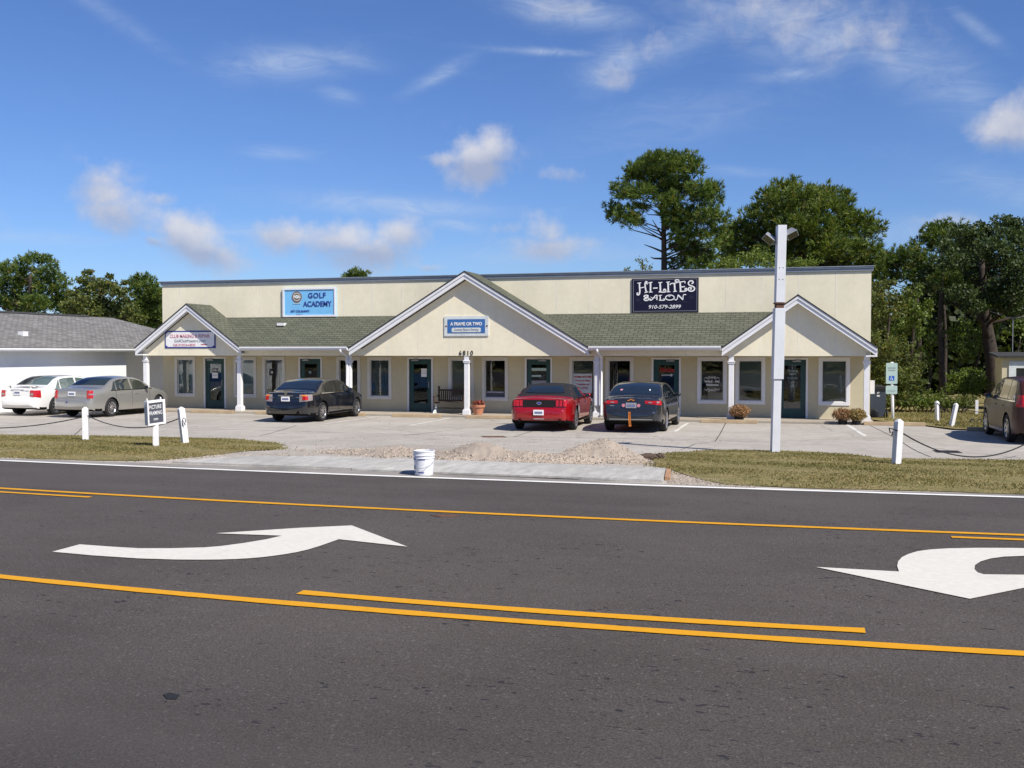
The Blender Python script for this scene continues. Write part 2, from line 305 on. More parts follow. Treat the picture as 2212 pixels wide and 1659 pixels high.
# ------------------------------------------------------------ geometry helpers
def tag(o, label=None, cat=None, group=None, kind=None):
    for k, v in (('label', label), ('category', cat), ('group', group), ('kind', kind)):
        if v: o[k] = v
    return o
def empty(name, loc=(0, 0, 0), rz=0, label=None, cat=None, group=None):
    o = bpy.data.objects.new(name, None); COL.objects.link(o); o.location = loc; o.rotation_euler = (0, 0, rz); o.empty_display_size = .2
    return tag(o, label, cat, group)
class MB:
    def __init__(s): s.v = []; s.f = []; s.mi = []; s.uv = []
    def face(s, pts, mi=0, uv=None):
        i = len(s.v); s.v += [tuple(p) for p in pts]; s.f.append(tuple(range(i, i+len(pts)))); s.mi.append(mi); s.uv.append(uv)
    def box(s, a, b, mi=0, M=None, bev=0):
        x0, y0, z0 = a; x1, y1, z1 = b
        c = [Vector(p) for p in ((x0, y0, z0), (x1, y0, z0), (x1, y1, z0), (x0, y1, z0), (x0, y0, z1), (x1, y0, z1), (x1, y1, z1), (x0, y1, z1))]
        if M is not None: c = [M @ p for p in c]
        i = len(s.v); s.v += [tuple(p) for p in c]
        for f in ((0, 3, 2, 1), (4, 5, 6, 7), (0, 1, 5, 4), (1, 2, 6, 5), (2, 3, 7, 6), (3, 0, 4, 7)):
            s.f.append(tuple(i+k for k in f)); s.mi.append(mi); s.uv.append(None)
        return s
    def prism(s, poly, d, mi=0):          # poly: list of 3D points, extruded by vector d
        n = len(poly); d = Vector(d); a = [Vector(p) for p in poly]; b = [p+d for p in a]
        i = len(s.v); s.v += [tuple(p) for p in a+b]
        s.f.append(tuple(i+k for k in range(n-1, -1, -1))); s.f.append(tuple(i+n+k for k in range(n)))
        for k in range(n): s.f.append((i+k, i+(k+1) % n, i+n+(k+1) % n, i+n+k))
        s.mi += [mi]*(n+2); s.uv += [None]*(n+2); return s
    def tube(s, pts, rad, seg=8, mi=0, cap=True):
        pts = [Vector(p) for p in pts]; n = len(pts); rad = rad if hasattr(rad, '__len__') else [rad]*n; base = len(s.v); up = None
        for k, p in enumerate(pts):
            t = (pts[min(k+1, n-1)]-pts[max(k-1, 0)]).normalized()
            if up is None: up = t.orthogonal().normalized()
            up = (up-t*up.dot(t)).normalized(); w = t.cross(up)
            for j in range(seg):
                a = 2*PI*j/seg; s.v.append(tuple(p+(up*math.cos(a)+w*math.sin(a))*rad[k]))
        for k in range(n-1):
            for j in range(seg):
                a = base+k*seg+j; b = base+k*seg+(j+1) % seg
                s.f.append((a, b, b+seg, a+seg)); s.mi.append(mi); s.uv.append(None)
        if cap:
            s.f.append(tuple(base+j for j in range(seg-1, -1, -1))); s.f.append(tuple(base+(n-1)*seg+j for j in range(seg))); s.mi += [mi, mi]; s.uv += [None, None]
        return s
    def lathe(s, prof, seg=24, M=None, mi=0, closed=False):   # prof [(r,z)]
        base = len(s.v); n = len(prof)
        for r, z in prof:
            for j in range(seg):
                a = 2*PI*j/seg; p = Vector((r*math.cos(a), r*math.sin(a), z)); s.v.append(tuple(M @ p if M is not None else p))
        for k in range(n-1):
            for j in range(seg):
                a = base+k*seg+j; b = base+k*seg+(j+1) % seg
                s.f.append((a, b, b+seg, a+seg)); s.mi.append(mi); s.uv.append(None)
        return s
    def grid(s, pts, mi=0, uvf=None):      # pts[i][j]
        base = len(s.v); n = len(pts); m = len(pts[0])
        for r in pts: s.v += [tuple(p) for p in r]
        for i in range(n-1):
            for j in range(m-1):
                s.f.append((base+i*m+j, base+i*m+j+1, base+(i+1)*m+j+1, base+(i+1)*m+j)); s.mi.append(mi); s.uv.append(None)
        return s
    def build(s, name, mats, parent=None, smooth=False, bevel=0, label=None):
        me = bpy.data.meshes.new(name); me.from_pydata(s.v, [], s.f)
        for m in (mats if isinstance(mats, (list, tuple)) else [mats]): me.materials.append(MT[m] if isinstance(m, str) else m)
        for p, mi in zip(me.polygons, s.mi): p.material_index = mi; p.use_smooth = bool(smooth)
        if any(u for u in s.uv):
            ul = me.uv_layers.new(name='UVMap'); k = 0
            for f, u in zip(s.f, s.uv):
                for j in range(len(f)):
                    ul.data[k].uv = u[j] if u else (0, 0); k += 1
        o = bpy.data.objects.new(name, me); COL.objects.link(o); o.parent = parent
        if smooth == 'auto':
            for p in me.polygons: p.use_smooth = True
            me.set_sharp_from_angle(angle=R(38))
        if bevel:
            md = o.modifiers.new('bevel', 'BEVEL'); md.width = bevel; md.segments = 2; md.limit_method = 'ANGLE'
        if label: o['label'] = label
        return o
def struct(o): o['kind'] = 'structure'; return o
_dg = None
def text(body, size, mat, parent, loc, name='lettering', bold=0., ext=.004, align='CENTER', rot=None, sx=1., shear=0., label=None, spacing=1.):
    cu = bpy.data.curves.new('t', 'FONT'); cu.body = body; cu.size = size; cu.extrude = ext; cu.offset = bold; cu.align_x = align; cu.shear = shear; cu.space_character = spacing; cu.resolution_u = 3
    o = bpy.data.objects.new('t', cu); COL.objects.link(o); bpy.context.view_layer.update()
    me = bpy.data.meshes.new_from_object(o.evaluated_get(bpy.context.evaluated_depsgraph_get()))
    bpy.data.objects.remove(o); bpy.data.curves.remove(cu)
    me.transform(Matrix.Rotation(PI/2, 4, 'X') @ Matrix.Diagonal((sx, 1, 1, 1)))
    if rot is not None: me.transform(rot)
    me.name = name; me.materials.clear(); me.materials.append(MT[mat])
    for p in me.polygons: p.material_index = 0
    q = bpy.data.objects.new(name, me); COL.objects.link(q); q.parent = parent; q.location = loc
    if label: q['label'] = label
    return q
def ribbon(mb, pts, w, y=0, mi=0, th=.004):    # flat stroke in the XZ plane, facing -Y
    pts = [Vector((p[0], 0, p[1])) for p in pts]
    if len(pts) > 2:
        q = []
        for i in range(len(pts)-1):
            p0 = pts[max(i-1, 0)]; p1 = pts[i]; p2 = pts[i+1]; p3 = pts[min(i+2, len(pts)-1)]
            for k in range(4):
                t = k/4; q.append(.5*((2*p1)+(p2-p0)*t+(2*p0-5*p1+4*p2-p3)*t*t+(3*p1-p0-3*p2+p3)*t**3))
        q.append(pts[-1]); pts = q
    L = []; Rr = []
    for i, p in enumerate(pts):
        t = (pts[min(i+1, len(pts)-1)]-pts[max(i-1, 0)]); t = t.normalized() if t.length > 1e-9 else Vector((1, 0, 0)); nrm = Vector((-t.z, 0, t.x))*w/2
        L.append(p+nrm+Vector((0, y, 0))); Rr.append(p-nrm+Vector((0, y, 0)))
    mb.grid([L, Rr], mi)

# ------------------------------------------------------------ ground
def sheet(name, poly, off, mat, step=1.0, kind='structure', thick=0):
    """ground patch following the grade; poly in world XY"""
    bm = bmesh.new(); vs = [bm.verts.new((p[0], p[1], 0)) for p in poly]; bm.faces.new(vs)
    ys = [p[1] for p in poly]; y = math.floor(min(ys))
    while y < max(ys):
        y += step
        if 15 < y < 28: bmesh.ops.bisect_plane(bm, geom=bm.verts[:]+bm.edges[:]+bm.faces[:], plane_co=(0, y, 0), plane_no=(0, 1, 0))
    for v in bm.verts: v.co.z = H(v.co.y)+off
    bmesh.ops.triangulate(bm, faces=bm.faces[:])
    bmesh.ops.recalc_face_normals(bm, faces=bm.faces[:])
    if sum(f.normal.z for f in bm.faces) < 0: bmesh.ops.reverse_faces(bm, faces=bm.faces[:])
    if thick:
        r = bmesh.ops.extrude_face_region(bm, geom=bm.faces[:]); 
        for v in [g for g in r['geom'] if isinstance(g, bmesh.types.BMVert)]: v.co.z += thick
        bmesh.ops.recalc_face_normals(bm, faces=bm.faces[:])
    me = bpy.data.meshes.new(name); bm.to_mesh(me); bm.free(); me.materials.append(MT[mat]); o = bpy.data.objects.new(name, me); COL.objects.link(o)
    if kind: o['kind'] = kind
    return o
def smooth_poly(pts, n=4, jit=0.):
    out = []
    for i in range(len(pts)):
        a = Vector(pts[i][:2]); b = Vector(pts[(i+1) % len(pts)][:2])
        k = max(1, min(40, int((b-a).length*n)))
        for j in range(k):
            p = a.lerp(b, j/k); out.append((p.x+random.uniform(-jit, jit), p.y+random.uniform(-jit, jit)))
    return out
sheet('ground', [(-900, -600), (900, -600), (900, 1500), (-900, 1500)], -.05, 'lawn2')
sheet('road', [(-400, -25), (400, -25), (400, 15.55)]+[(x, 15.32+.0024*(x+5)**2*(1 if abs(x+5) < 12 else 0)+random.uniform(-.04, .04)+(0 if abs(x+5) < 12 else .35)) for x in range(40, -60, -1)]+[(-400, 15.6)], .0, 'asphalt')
lot_far = 36.0
sheet('parking_lot', smooth_poly([(-60, 15.2), (60, 15.2), (60, 32), (40, 32.0), (7.5, 33.2), (4.2, 33.0), (3.4, 35.0), (2.5, 36.0), (-29.4, 36.0), (-29.4, 60), (-60, 60)], 1), -.02, 'lot')

def qline(Y0, X0, b, x): return Y0+b*min(abs(x-X0), 14)**2 if abs(x-X0) <= 14 else Y0+b*196+2*b*14*(abs(x-X0)-14)*.2
def lane(name, Y0, X0, b, w, xa, xb, mat):
    mb = MB(); xs = list(np.linspace(xa, xb, max(2, int((xb-xa)/.16)))); e = [random.uniform(-.005, .005) for _ in xs]
    mb.grid([[(x, qline(Y0, X0, b, x)+w/2+q, .358) for x, q in zip(xs, e)], [(x, qline(Y0, X0, b, x)-w/2-q, .358) for x, q in zip(xs, e)]])
    for i, f in enumerate(mb.f): mb.f[i] = f[::-1]
    return struct(mb.build(name, mat))
lane('edge_line', 14.84, -5.2, .0030, .13, -60, 60, 'edge_w')
lane('center_line', 11.70, -4.0, .0052, .115, -60, 60, 'line_y')
lane('center_line', 7.05, -2.5, .0095, .125, -60, 40, 'line_y')
lane('center_line', 7.37, -2.2, .0165, .125, G(645, 1282).x, G(1868, 1360).x, 'line_y')
lane('center_line', 11.42, -4.0, .0048, .10, -24, G(200, 1074).x, 'line_y')
lane('center_line', 11.42, -4.0, .0048, .10, G(2055, 1161).x, 12, 'line_y')
def painted(name, px, mat='line_w', z=.004, n=4):
    pts = [G(x, 995.4+y if y < 400 else y) for x, y in px]
    mb = MB(); mb.face([(p.x, p.y, p.z+z+.004) for p in pts]); o = mb.build(name, mat)
    bm = bmesh.new(); bm.from_mesh(o.data); bmesh.ops.triangulate(bm, faces=bm.faces[:])
    for f in bm.faces:
        if f.normal.z < 0: f.normal_flip()
    bm.to_mesh(o.data); bm.free(); return struct(o)
painted('road_arrow', [(113, 198), (172, 182), (240, 187), (300, 190.5), (370, 190.5), (442, 188.6), (476, 185.9), (526, 179.2), (576, 170.9), (609, 163.2), (466, 158), (650, 146), (760, 141), (880, 187), (732, 170.9), (692, 185), (668, 192.5), (642, 198.6), (617, 203), (592, 206.6), (568, 209.6), (542, 211.9), (510, 213.8), (476, 214.9), (440, 215.2), (380, 215), (300, 212.5), (200, 206)])
painted('road_arrow', [(1762, 231), (1942, 241), (1938, 229), (1940, 219), (1948, 210), (1962, 203), (1982, 197), (2010, 193), (2050, 190.7), (2110, 189.6), (2180, 189.8), (2330, 192), (2480, 200), (2470, 218), (2330, 209), (2212, 207), (2170, 208.5), (2140, 212.5), (2118, 219), (2106, 227), (2105, 236), (2112, 243), (2125, 247), (2212, 248), (2330, 252), (2095, 300)])

# verge, shoulder, apron
def gp(*px): return [tuple(G(x, y)[:2]) for x, y in px]
left_verge = gp((-700, 925), (0, 939), (150, 942), (330, 944), (430, 946), (520, 950), (575, 955), (612, 965), (600, 970), (540, 974), (480, 981), (420, 988), (360, 993), (300, 996), (200, 996), (100, 992), (0, 988), (-700, 962))
right_verge = gp((1430, 984), (1455, 979), (1520, 975), (1600, 973), (1690, 974), (1760, 977), (1830, 982), (1880, 989), (1930, 991), (2050, 993), (2212, 996), (2900, 1010), (2900, 1092), (2212, 1068), (2000, 1063), (1800, 1057), (1640, 1052), (1560, 1047), (1500, 1032), (1455, 1018), (1420, 1008), (1415, 995))
sheet('shoulder', smooth_poly(gp((-700, 940), (300, 985), (620, 972), (800, 990), (1420, 1008), (1500, 1010), (2900, 1050), (2900, 1098), (2212, 1073), (1700, 1060), (1400, 1050), (1106, 1036), (700, 1021), (300, 1004), (0, 993), (-700, 965)), 2, .05), .002, 'dust')
sheet('shoulder', smooth_poly(gp((-700, 955), (0, 990), (300, 1000), (500, 1007), (700, 1014), (900, 1022), (1100, 1030), (1330, 1042), (1440, 1046), (1650, 1055), (2212, 1070), (2900, 1096), (2900, 1099), (2212, 1075), (1700, 1061), (1400, 1051), (1106, 1038), (700, 1023), (300, 1006), (0, 995), (-700, 967)), 2, .05), .006, 'shoulder')
sheet('verge', smooth_poly(left_verge, 3, .06), .012, 'grass'); sheet('verge', smooth_poly(right_verge, 3, .06), .012, 'grass')
sheet('apron', gp((372, 1001), (470, 992), (560, 988), (700, 990), (900, 996), (1100, 1002), (1300, 1010), (1441, 1019), (1432, 1044), (1330, 1041), (1100, 1029), (900, 1021), (700, 1013), (500, 1006)), -.01, 'apron', thick=.045)
# new slab stands a hand's breadth proud at its right end
struct(MB().prism([(p.x, p.y, z) for p, z in ((G(760, 995), .352), (G(760, 1017), .352), (G(1000, 1027), .362), (G(1429, 1044), .372), (G(1438, 1018), .372), (G(1000, 1002), .362))], (0, 0, .028)).build('concrete_slab', 'apron'))
sheet('lawn', smooth_poly([(2.5, 36.2), (3.4, 35.1), (4.3, 33.1), (7.5, 33.3), (40, 32.1), (90, 32), (90, 200), (2.2, 200), (2.2, 37)], 1, .06), .01, 'lawn2')
struct(MB().box((-25.75, 34.6, -.02), (2.15, 36.45, .05)).build('pavement', 'walk', bevel=.01))
for i, (a, b, w) in enumerate([((702, 914), (814, 899.5), .1), ((885, 918), (973, 902), .1), ((1459, 931), (1485, 913), .1), ((1830, 916), (1870, 941), .12), ((1686, 926), (1816, 919), .07), ((1686, 937), (1854, 934), .07), ((1750, 931), (1862, 928), .07), ((560, 912), (640, 900), .07), ((330, 905), (420, 893), .07), ((1540, 954), (1660, 958), .05), ((1953, 936), (2000, 940), .09), ((2150, 962), (2212, 966), .07)]):
    p = G(*a); q = G(*b); t = (q-p); t.z = 0; t.normalize(); nn = Vector((-t.y, t.x, 0))*w/2; mb = MB(); k = 8
    mb.grid([[p.lerp(q, j/k)+nn*(1+random.uniform(-.3, .3)) for j in range(k+1)], [p.lerp(q, j/k)-nn*(1+random.uniform(-.3, .3)) for j in range(k+1)]])
    mb.v = [(x, y, H(y)-.02+.005) for x, y, z in mb.v]; struct(mb.build('parking_line', 'lot_line'))
# joints sawn in the concrete
mbj = MB()
for pts in [[(1568, 912), (1556, 935), (1545, 952)], [(1880, 918), (1935, 945), (2010, 985)], [(1110, 942), (1150, 930), (1200, 928)], [(1545, 952), (1500, 958), (1470, 970)], [(0, 918), (300, 921), (700, 932), (1034, 941), (1500, 948), (1700, 955)], [(870, 940), (1000, 925)], [(640, 918), (560, 940)], [(200, 893), (160, 938)]]:
    q = [G(*p) for p in pts]
    for a, b in zip(q[:-1], q[1:]):
        t = (b-a).normalized(); nn = Vector((-t.y, t.x, 0))*.011; k = 6
        mbj.grid([[a.lerp(b, j/k)+nn for j in range(k+1)], [a.lerp(b, j/k)-nn for j in range(k+1)]])
mbj.v = [(x, y, H(y)-.02+.004) for x, y, z in mbj.v]; struct(mbj.build('pavement_joint', 'dark'))

# ------------------------------------------------------------ strip mall
YW, YC, YG, YE = 36.4, 35.1, 35.0, 34.68
mall = empty('shop_building', (-12, 36.4, 0), 0, 'long cream stucco shop building with three gables over a porch and green shingle roofs', 'building')
mall.location = (0, 0, 0)
XL, XR = -25.5, 2.09; ZP = 5.06
wins = [(-24.94, -23.97), (-22.2, -21.18), (-20.9, -19.9), (-17.66, -16.64), (-16.35, -15.33), (-13.02, -12.0), (-11.68, -10.65), (-8.32, -7.29), (-6.98, -5.95), (-3.69, -2.66), (-2.38, -1.35), (.41, 1.44)]
doors = [(-23.58, -22.56), (-19.3, -18.27), (-14.68, -13.63), (-10.01, -8.96), (-5.31, -4.26), (-.98, .07)]
tr = .12
holes = [(a+tr, b-tr, .50+tr, 2.15-tr) for a, b in wins]+[(a+.07, b-.07, .05, 2.13-.07) for a, b in doors]
def wall_with_holes(name, x0, x1, z0, z1, y, holes, depth, mat, parent):
    xs = sorted({x0, x1, *[h[0] for h in holes], *[h[1] for h in holes]}); zs = sorted({z0, z1, *[h[2] for h in holes], *[h[3] for h in holes]}); mb = MB()
    for i in range(len(xs)-1):
        for j in range(len(zs)-1):
            cx, cz = (xs[i]+xs[i+1])/2, (zs[j]+zs[j+1])/2
            if any(h[0] < cx < h[1] and h[2] < cz < h[3] for h in holes): continue
            mb.face([(xs[i], y, zs[j]), (xs[i+1], y, zs[j]), (xs[i+1], y, zs[j+1]), (xs[i], y, zs[j+1])])
    for a, b, c, d in holes:
        for p, q in (((a, c), (b, c)), ((b, c), (b, d)), ((b, d), (a, d)), ((a, d), (a, c))):
            mb.face([(p[0], y, p[1]), (q[0], y, q[1]), (q[0], y+depth, q[1]), (p[0], y+depth, p[1])])
    # sides, back, top
    D = 12
    mb.face([(x0, y+D, z0), (x0, y, z0), (x0, y, z1), (x0, y+D, z1)]); mb.face([(x1, y, z0), (x1, y+D, z0), (x1, y+D, z1), (x1, y, z1)])
    mb.face([(x1, y+D, z0), (x0, y+D, z0), (x0, y+D, z1), (x1, y+D, z1)]); mb.face([(x0, y+.3, z1-.3), (x1, y+.3, z1-.3), (x1, y+D, z1-.5), (x0, y+D, z1-.5)])
    return mb.build(name, mat, parent)
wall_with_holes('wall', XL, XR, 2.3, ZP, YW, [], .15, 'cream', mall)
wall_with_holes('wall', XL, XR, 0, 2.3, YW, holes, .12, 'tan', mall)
MB().box((XL+.05, YW+.9, 0.0), (XR-.05, YW+1.0, 2.9)).build('dark_backing', 'dark', mall)  # near-black backing and ceiling: unlit rooms' darkness put into their colour
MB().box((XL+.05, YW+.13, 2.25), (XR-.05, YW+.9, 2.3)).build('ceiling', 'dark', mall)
c = MB(); c.box((XL-.05, YW-.05, ZP+.0), (XR+.06, YW+.3, ZP+.09)); c.box((XL-.07, YW-.08, ZP+.09), (XR+.08, YW+.32, ZP+.155)); c.box((XL-.09, YW-.10, ZP+.14), (XR+.10, YW+.34, ZP+.17))
c.build('parapet_cap', 'cap', mall, bevel=.008)
# front band and gable walls
gab = [(-25.58, -23.22, -20.86, 2.49, 4.20), (-16.33, -11.79, -7.25, 2.47, 5.21), (-2.71, -.27, 2.20, 2.46, 4.19)]
OH = YG-YE
def gable_pts(g, y, dz):
    xl, xa, xr, ze, za = g; return (xl, y, ze+dz), (xa, y, za+dz), (xr, y, ze+dz)
top = 2.44
mb = MB()
xs = []
prev = -25.42
segs = []
for k, g in enumerate(gab):
    xl, xa, xr, ze, za = g; sl = (za-ze)/(xa-xl); dz = -.27
    # gable wall polygon clipped at the band
    bx = (top-ze-dz)/sl
    mb.prism([(max(xl+.16, -25.42), YG, 2.19), (min(xr-.16, 2.0), YG, 2.19), (min(xr-.16, 2.0), YG, top), (xr-bx, YG, top), (xa, YG, za+dz), (xl+bx, YG, top), (max(xl+.16, -25.42), YG, top)], (0, .2, 0))
    o = mb.build('gable_wall', 'cream', mall); mb = MB()
for a, b in ((gab[0][2]-.16, gab[1][0]+.16), (gab[1][2]-.16, gab[2][0]+.16)):
    MB().box((a, YG, 2.19), (b, YG+.2, top)).build('porch_beam', 'cream', mall)
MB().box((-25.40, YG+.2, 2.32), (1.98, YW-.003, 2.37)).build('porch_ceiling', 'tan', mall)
for x in (-25.42, 1.80): MB().box((x, YG+.2, 2.19), (x+.2, YW-.003, 2.318)).build('side_beam', 'cream', mall)
def slab(name, quad, th, mat, u0=0):    # quad: eave-left, eave-right, top-right, top-left ; with uv in metres
    a, b, c_, d = [Vector(q) for q in quad]; n = (b-a).cross(d-a).normalized()*th
    L1 = (b-a).length; L2 = (d-a).length; m = MB()
    ux = (b-a).normalized()
    def uvp(p): q = p-a; u = q.dot(ux); return (u+u0, math.sqrt(max(0, q.length_squared-u*u)))
    m.face([a, b, c_, d], 0, [uvp(a), uvp(b), uvp(c_), uvp(d)])
    lo = [p-n for p in (a, b, c_, d)]
    m.face(lo[::-1], 1)
    hi = [a, b, c_, d]
    for i in range(4): j = (i+1) % 4; m.face([hi[j], hi[i], lo[i], lo[j]], 1)
    return m.build(name, [mat, 'edge'], mall)
ZE = 2.53; ZW = 3.72
for a, b, c_, d_ in ((-20.9, -16.25, 2.2, 2.0), (-7.33, -2.65, 2.0, 2.2)):
    slab('porch_roof', [(a, YE-.02, ZE), (b, YE-.02, ZE), (b+c_, YW-.003, ZW), (a-d_, YW-.003, ZW)], .05, 'shingle')
for k, g in enumerate(gab):
    xl, xa, xr, ze, za = g; y0 = YE-.015; y1 = YW-.003; e = .03
    sl = (za-ze)/(xa-xl)
    slab('gable_roof', [(xa, y0, za+e), (xa, y1, za+e), (xl-.02, y1, ze+e-.02*sl), (xl-.02, y0, ze+e-.02*sl)][::-1], .045, 'shingle') if False else None
    # left slope: eave runs along +Y
    slab('gable_roof', [(xl-.02, y1, ze+e-.02*sl), (xl-.02, y0, ze+e-.02*sl), (xa, y0, za+e), (xa, y1, za+e)], .045, 'shingle')
    slab('gable_roof', [(xr+.02, y0, ze+e-.02*sl), (xr+.02, y1, ze+e-.02*sl), (xa, y1, za+e), (xa, y0, za+e)], .045, 'shingle')
    # rake boards: two stepped white boards
    for (dz0, dz1, yy, th) in ((-.022, -.12, YE, .05), (-.09, -.27, YE+.03, .045)):
        L = (Vector((xa-xl, 0, za-ze)).normalized())
        vx = 1
        poly = [(xl, yy, ze+dz0), (xa, yy, za+dz0), (xr, yy, ze+dz0), (xr, yy, ze+dz1), (xa, yy, za+dz1), (xl, yy, ze+dz1)]
        MB().prism(poly, (0, th, 0)).build('rake_board', 'trim', mall)
    # sloped soffit under the overhang
    for s0, s1 in (((xl, ze), (xa, za)), ((xa, za), (xr, ze))):
        m = MB(); m.prism([(s0[0], YE+.08, s0[1]-.20), (s1[0], YE+.08, s1[1]-.20), (s1[0], YE+.08, s1[1]-.225), (s0[0], YE+.08, s0[1]-.225)], (0, OH-.083, 0)); m.build('soffit', 'trim', mall)
    for x, sgn in ((xl, 1), (xr, -1)):
        if k != 1 and (x < -25 or x > 2): MB().box((min(x, x+sgn*.35), YE+.02, ze-.29), (max(x, x+sgn*.35), YW-.004, ze-.24)).build('soffit', 'trim', mall)
for a, b in ((gab[0][2]+.02, gab[1][0]-.02), (gab[1][2]+.02, gab[2][0]-.02)):
    n = 12; m = MB(); 
    prof = [(.0, .0), (-.085, 0), (-.10, .03), (-.125, .07), (-.125, .125), (-.115, .125), (-.11, .075), (0, .06)]
    m.prism([(a, YE+p[0]-.015, 2.405+p[1]) for p in prof], (b-a, 0, 0)); m.build('gutter', 'trim', mall)
    MB().box((a, YE+.0, 2.38), (b, YE+.02, 2.50)).build('fascia', 'trim', mall)
    MB().box((a, YE+.022, 2.37), (b, YG-.003, 2.39)).build('soffit', 'trim', mall)
colx = [-25.36, -21.14, -16.50, -11.83, -7.02, -2.42, 1.90]
for i, x in enumerate(colx):
    m = MB(); w = .085; y = YC; z0 = .05
    m.box((x-w, y-w, z0+.18), (x+w, y+w, 2.188)); m.box((x-.135, y-.135, z0), (x+.135, y+.135, z0+.16)); m.box((x-.115, y-.115, z0+.16), (x+.115, y+.115, z0+.2))
    m.box((x-.11, y-.11, 1.93), (x+.11, y+.11, 1.98)); m.box((x-.125, y-.125, 1.98), (x+.125, y+.125, 2.02))
    m.build('column', 'trim', mall, bevel=.006)
for x in (-16.62, -6.93):
    m = MB(); m.tube([(x, YE-.1, 2.42), (x, YE-.1, 2.36), (x+.04, YC-.25, 2.24), (x+.08, YC-.13, 2.16), (x+.08, YC-.13, .2), (x+.1, YC-.25, .12)], .042, 8); m.build('downspout', 'trim', mall, True)
MB().box((-19.9, YE+1.1, 3.36), (-19.6, YE+1.35, 3.46)).build('roof_vent', 'trim', mall)
MB().box((2.1, YW+.3, .9), (2.25, YW+.6, 1.35)).build('meter_box', 'trim', mall)
# windows
def frame_mb(a, b, z0, z1, w, y0, y1):
    m = MB(); m.box((a, y0, z1-w), (b, y1, z1)); m.box((a, y0, z0), (b, y1, z0+w)); m.box((a, y0, z0+w), (a+w, y1, z1-w)); m.box((b-w, y0, z0+w), (b, y1, z1-w)); return m
kinds = ['blind2', 'blind', 'plain', 'plain', 'lace', 'blind', 'plain', 'blind', 'plain', 'plain', 'blindlow', 'blind']
for i, (a, b) in enumerate(wins):
    z0, z1 = .50, 2.15
    fr = frame_mb(a, b, z0, z1, tr, YW-.028, YW+.02).build('window', 'trim' if i > 8 else 'casing', mall, bevel=.006)
    frame_mb(a+tr, b-tr, z0+tr, z1-tr, .025, YW+.03, YW+.07).build('sash', 'trim', fr)
    MB().box((a+tr+.01, YW+.045, z0+tr+.01), (b-tr-.01, YW+.052, z1-tr-.01)).build('pane', 'glass', fr)
    k = kinds[i]; yb = YW+.11
    if k.startswith('blind'):
        m = MB(); z = z1-tr-.03; bot = z0+tr+.03 if k != 'blindlow' else .95
        x0, x1 = a+tr+.02, b-tr-.02
        while z > bot:
            rows = [(x0, x1)] if k != 'blind2' else [(x0, x0+.36), (x0+.50, x1)]
            for xa_, xb_ in rows:
                m.face([(xa_, yb+.014, z), (xb_, yb+.014, z), (xb_, yb, z+.025), (xa_, yb, z+.025)])
            z -= .033
        m.box((x0, yb-.01, z1-tr-.04), (x1, yb+.03, z1-tr-.005)); m.build('blind', 'blind', fr)
    if k == 'lace':
        for s0, s1 in ((a+tr+.01, (a+b)/2-.02), ((a+b)/2+.02, b-tr-.01)):
            m = MB(); n = 26; m.grid([[(s0+(s1-s0)*j/n, yb+.02*math.sin(j*1.9)+.01*math.sin(j*.7), z) for j in range(n+1)] for z in np.linspace(z1-tr-.02, z0+tr+.02, 5)]); m.build('curtain', 'lace', fr, True)
    if k == 'plain' and i == 2:
        MB().box((a+.62, YW+.3, z0+tr), (a+.72, YW+.35, z1-.6)).build('inner_post', 'blind', fr)
# doors
for i, (a, b) in enumerate(doors):
    z0, z1 = .05, 2.13; m = MB(); w = .07; y0, y1 = YW-.028, YW+.02
    m.box((a, y0, z1-w), (b, y1, z1)); m.box((a, y0, z0), (a+w, y1, z1-w)); m.box((b-w, y0, z0), (b, y1, z1-w))
    root = m.build('door_frame', 'trim', mall, bevel=.005)
    l_, r_ = a+w+.004, b-w-.004; st = .17
    m = MB(); y0, y1 = YW+.035, YW+.085
    m.box((l_, y0, z1-w-.2), (r_, y1, z1-w-.004)); m.box((l_, y0, z0+.01), (r_, y1, z0+.33)); m.box((l_, y0, z0+.33), (l_+st, y1, z1-w-.2)); m.box((r_-st, y0, z0+.33), (r_, y1, z1-w-.2))
    leaf = m.build('door', 'green', mall, bevel=.005)
    MB().box((l_+st, y0+.02, z0+.33), (r_-st, y0+.026, z1-w-.2)).build('pane', 'glass', leaf)
    side = 1 if i in (0, 1, 2) else -1
    cx = (a+b)/2+(-.2 if side == 1 else .15)
    m = MB(); m.box((cx-.14, YW-.06, z1-w-.075), (cx+.14, YW+.03, z1-w-.03)); m.box((cx-.02, YW-.10, z1-w-.03), (cx+.1, YW-.02, z1-w-.01)); m.build('door_closer', 'galv', leaf)
    hx = r_-.09 if side == 1 else l_+.09
    MB().tube([(hx, YW+.03, .95), (hx, YW-.03, .97), (hx, YW-.03, 1.19), (hx, YW+.03, 1.21)], .012, 6).build('door_handle', 'galv', leaf)
n6 = text('6810', .235, 'black', mall, (-11.83, YG-.012, 2.215), 'house_number', 0, .006, sx=.95, spacing=1.3)

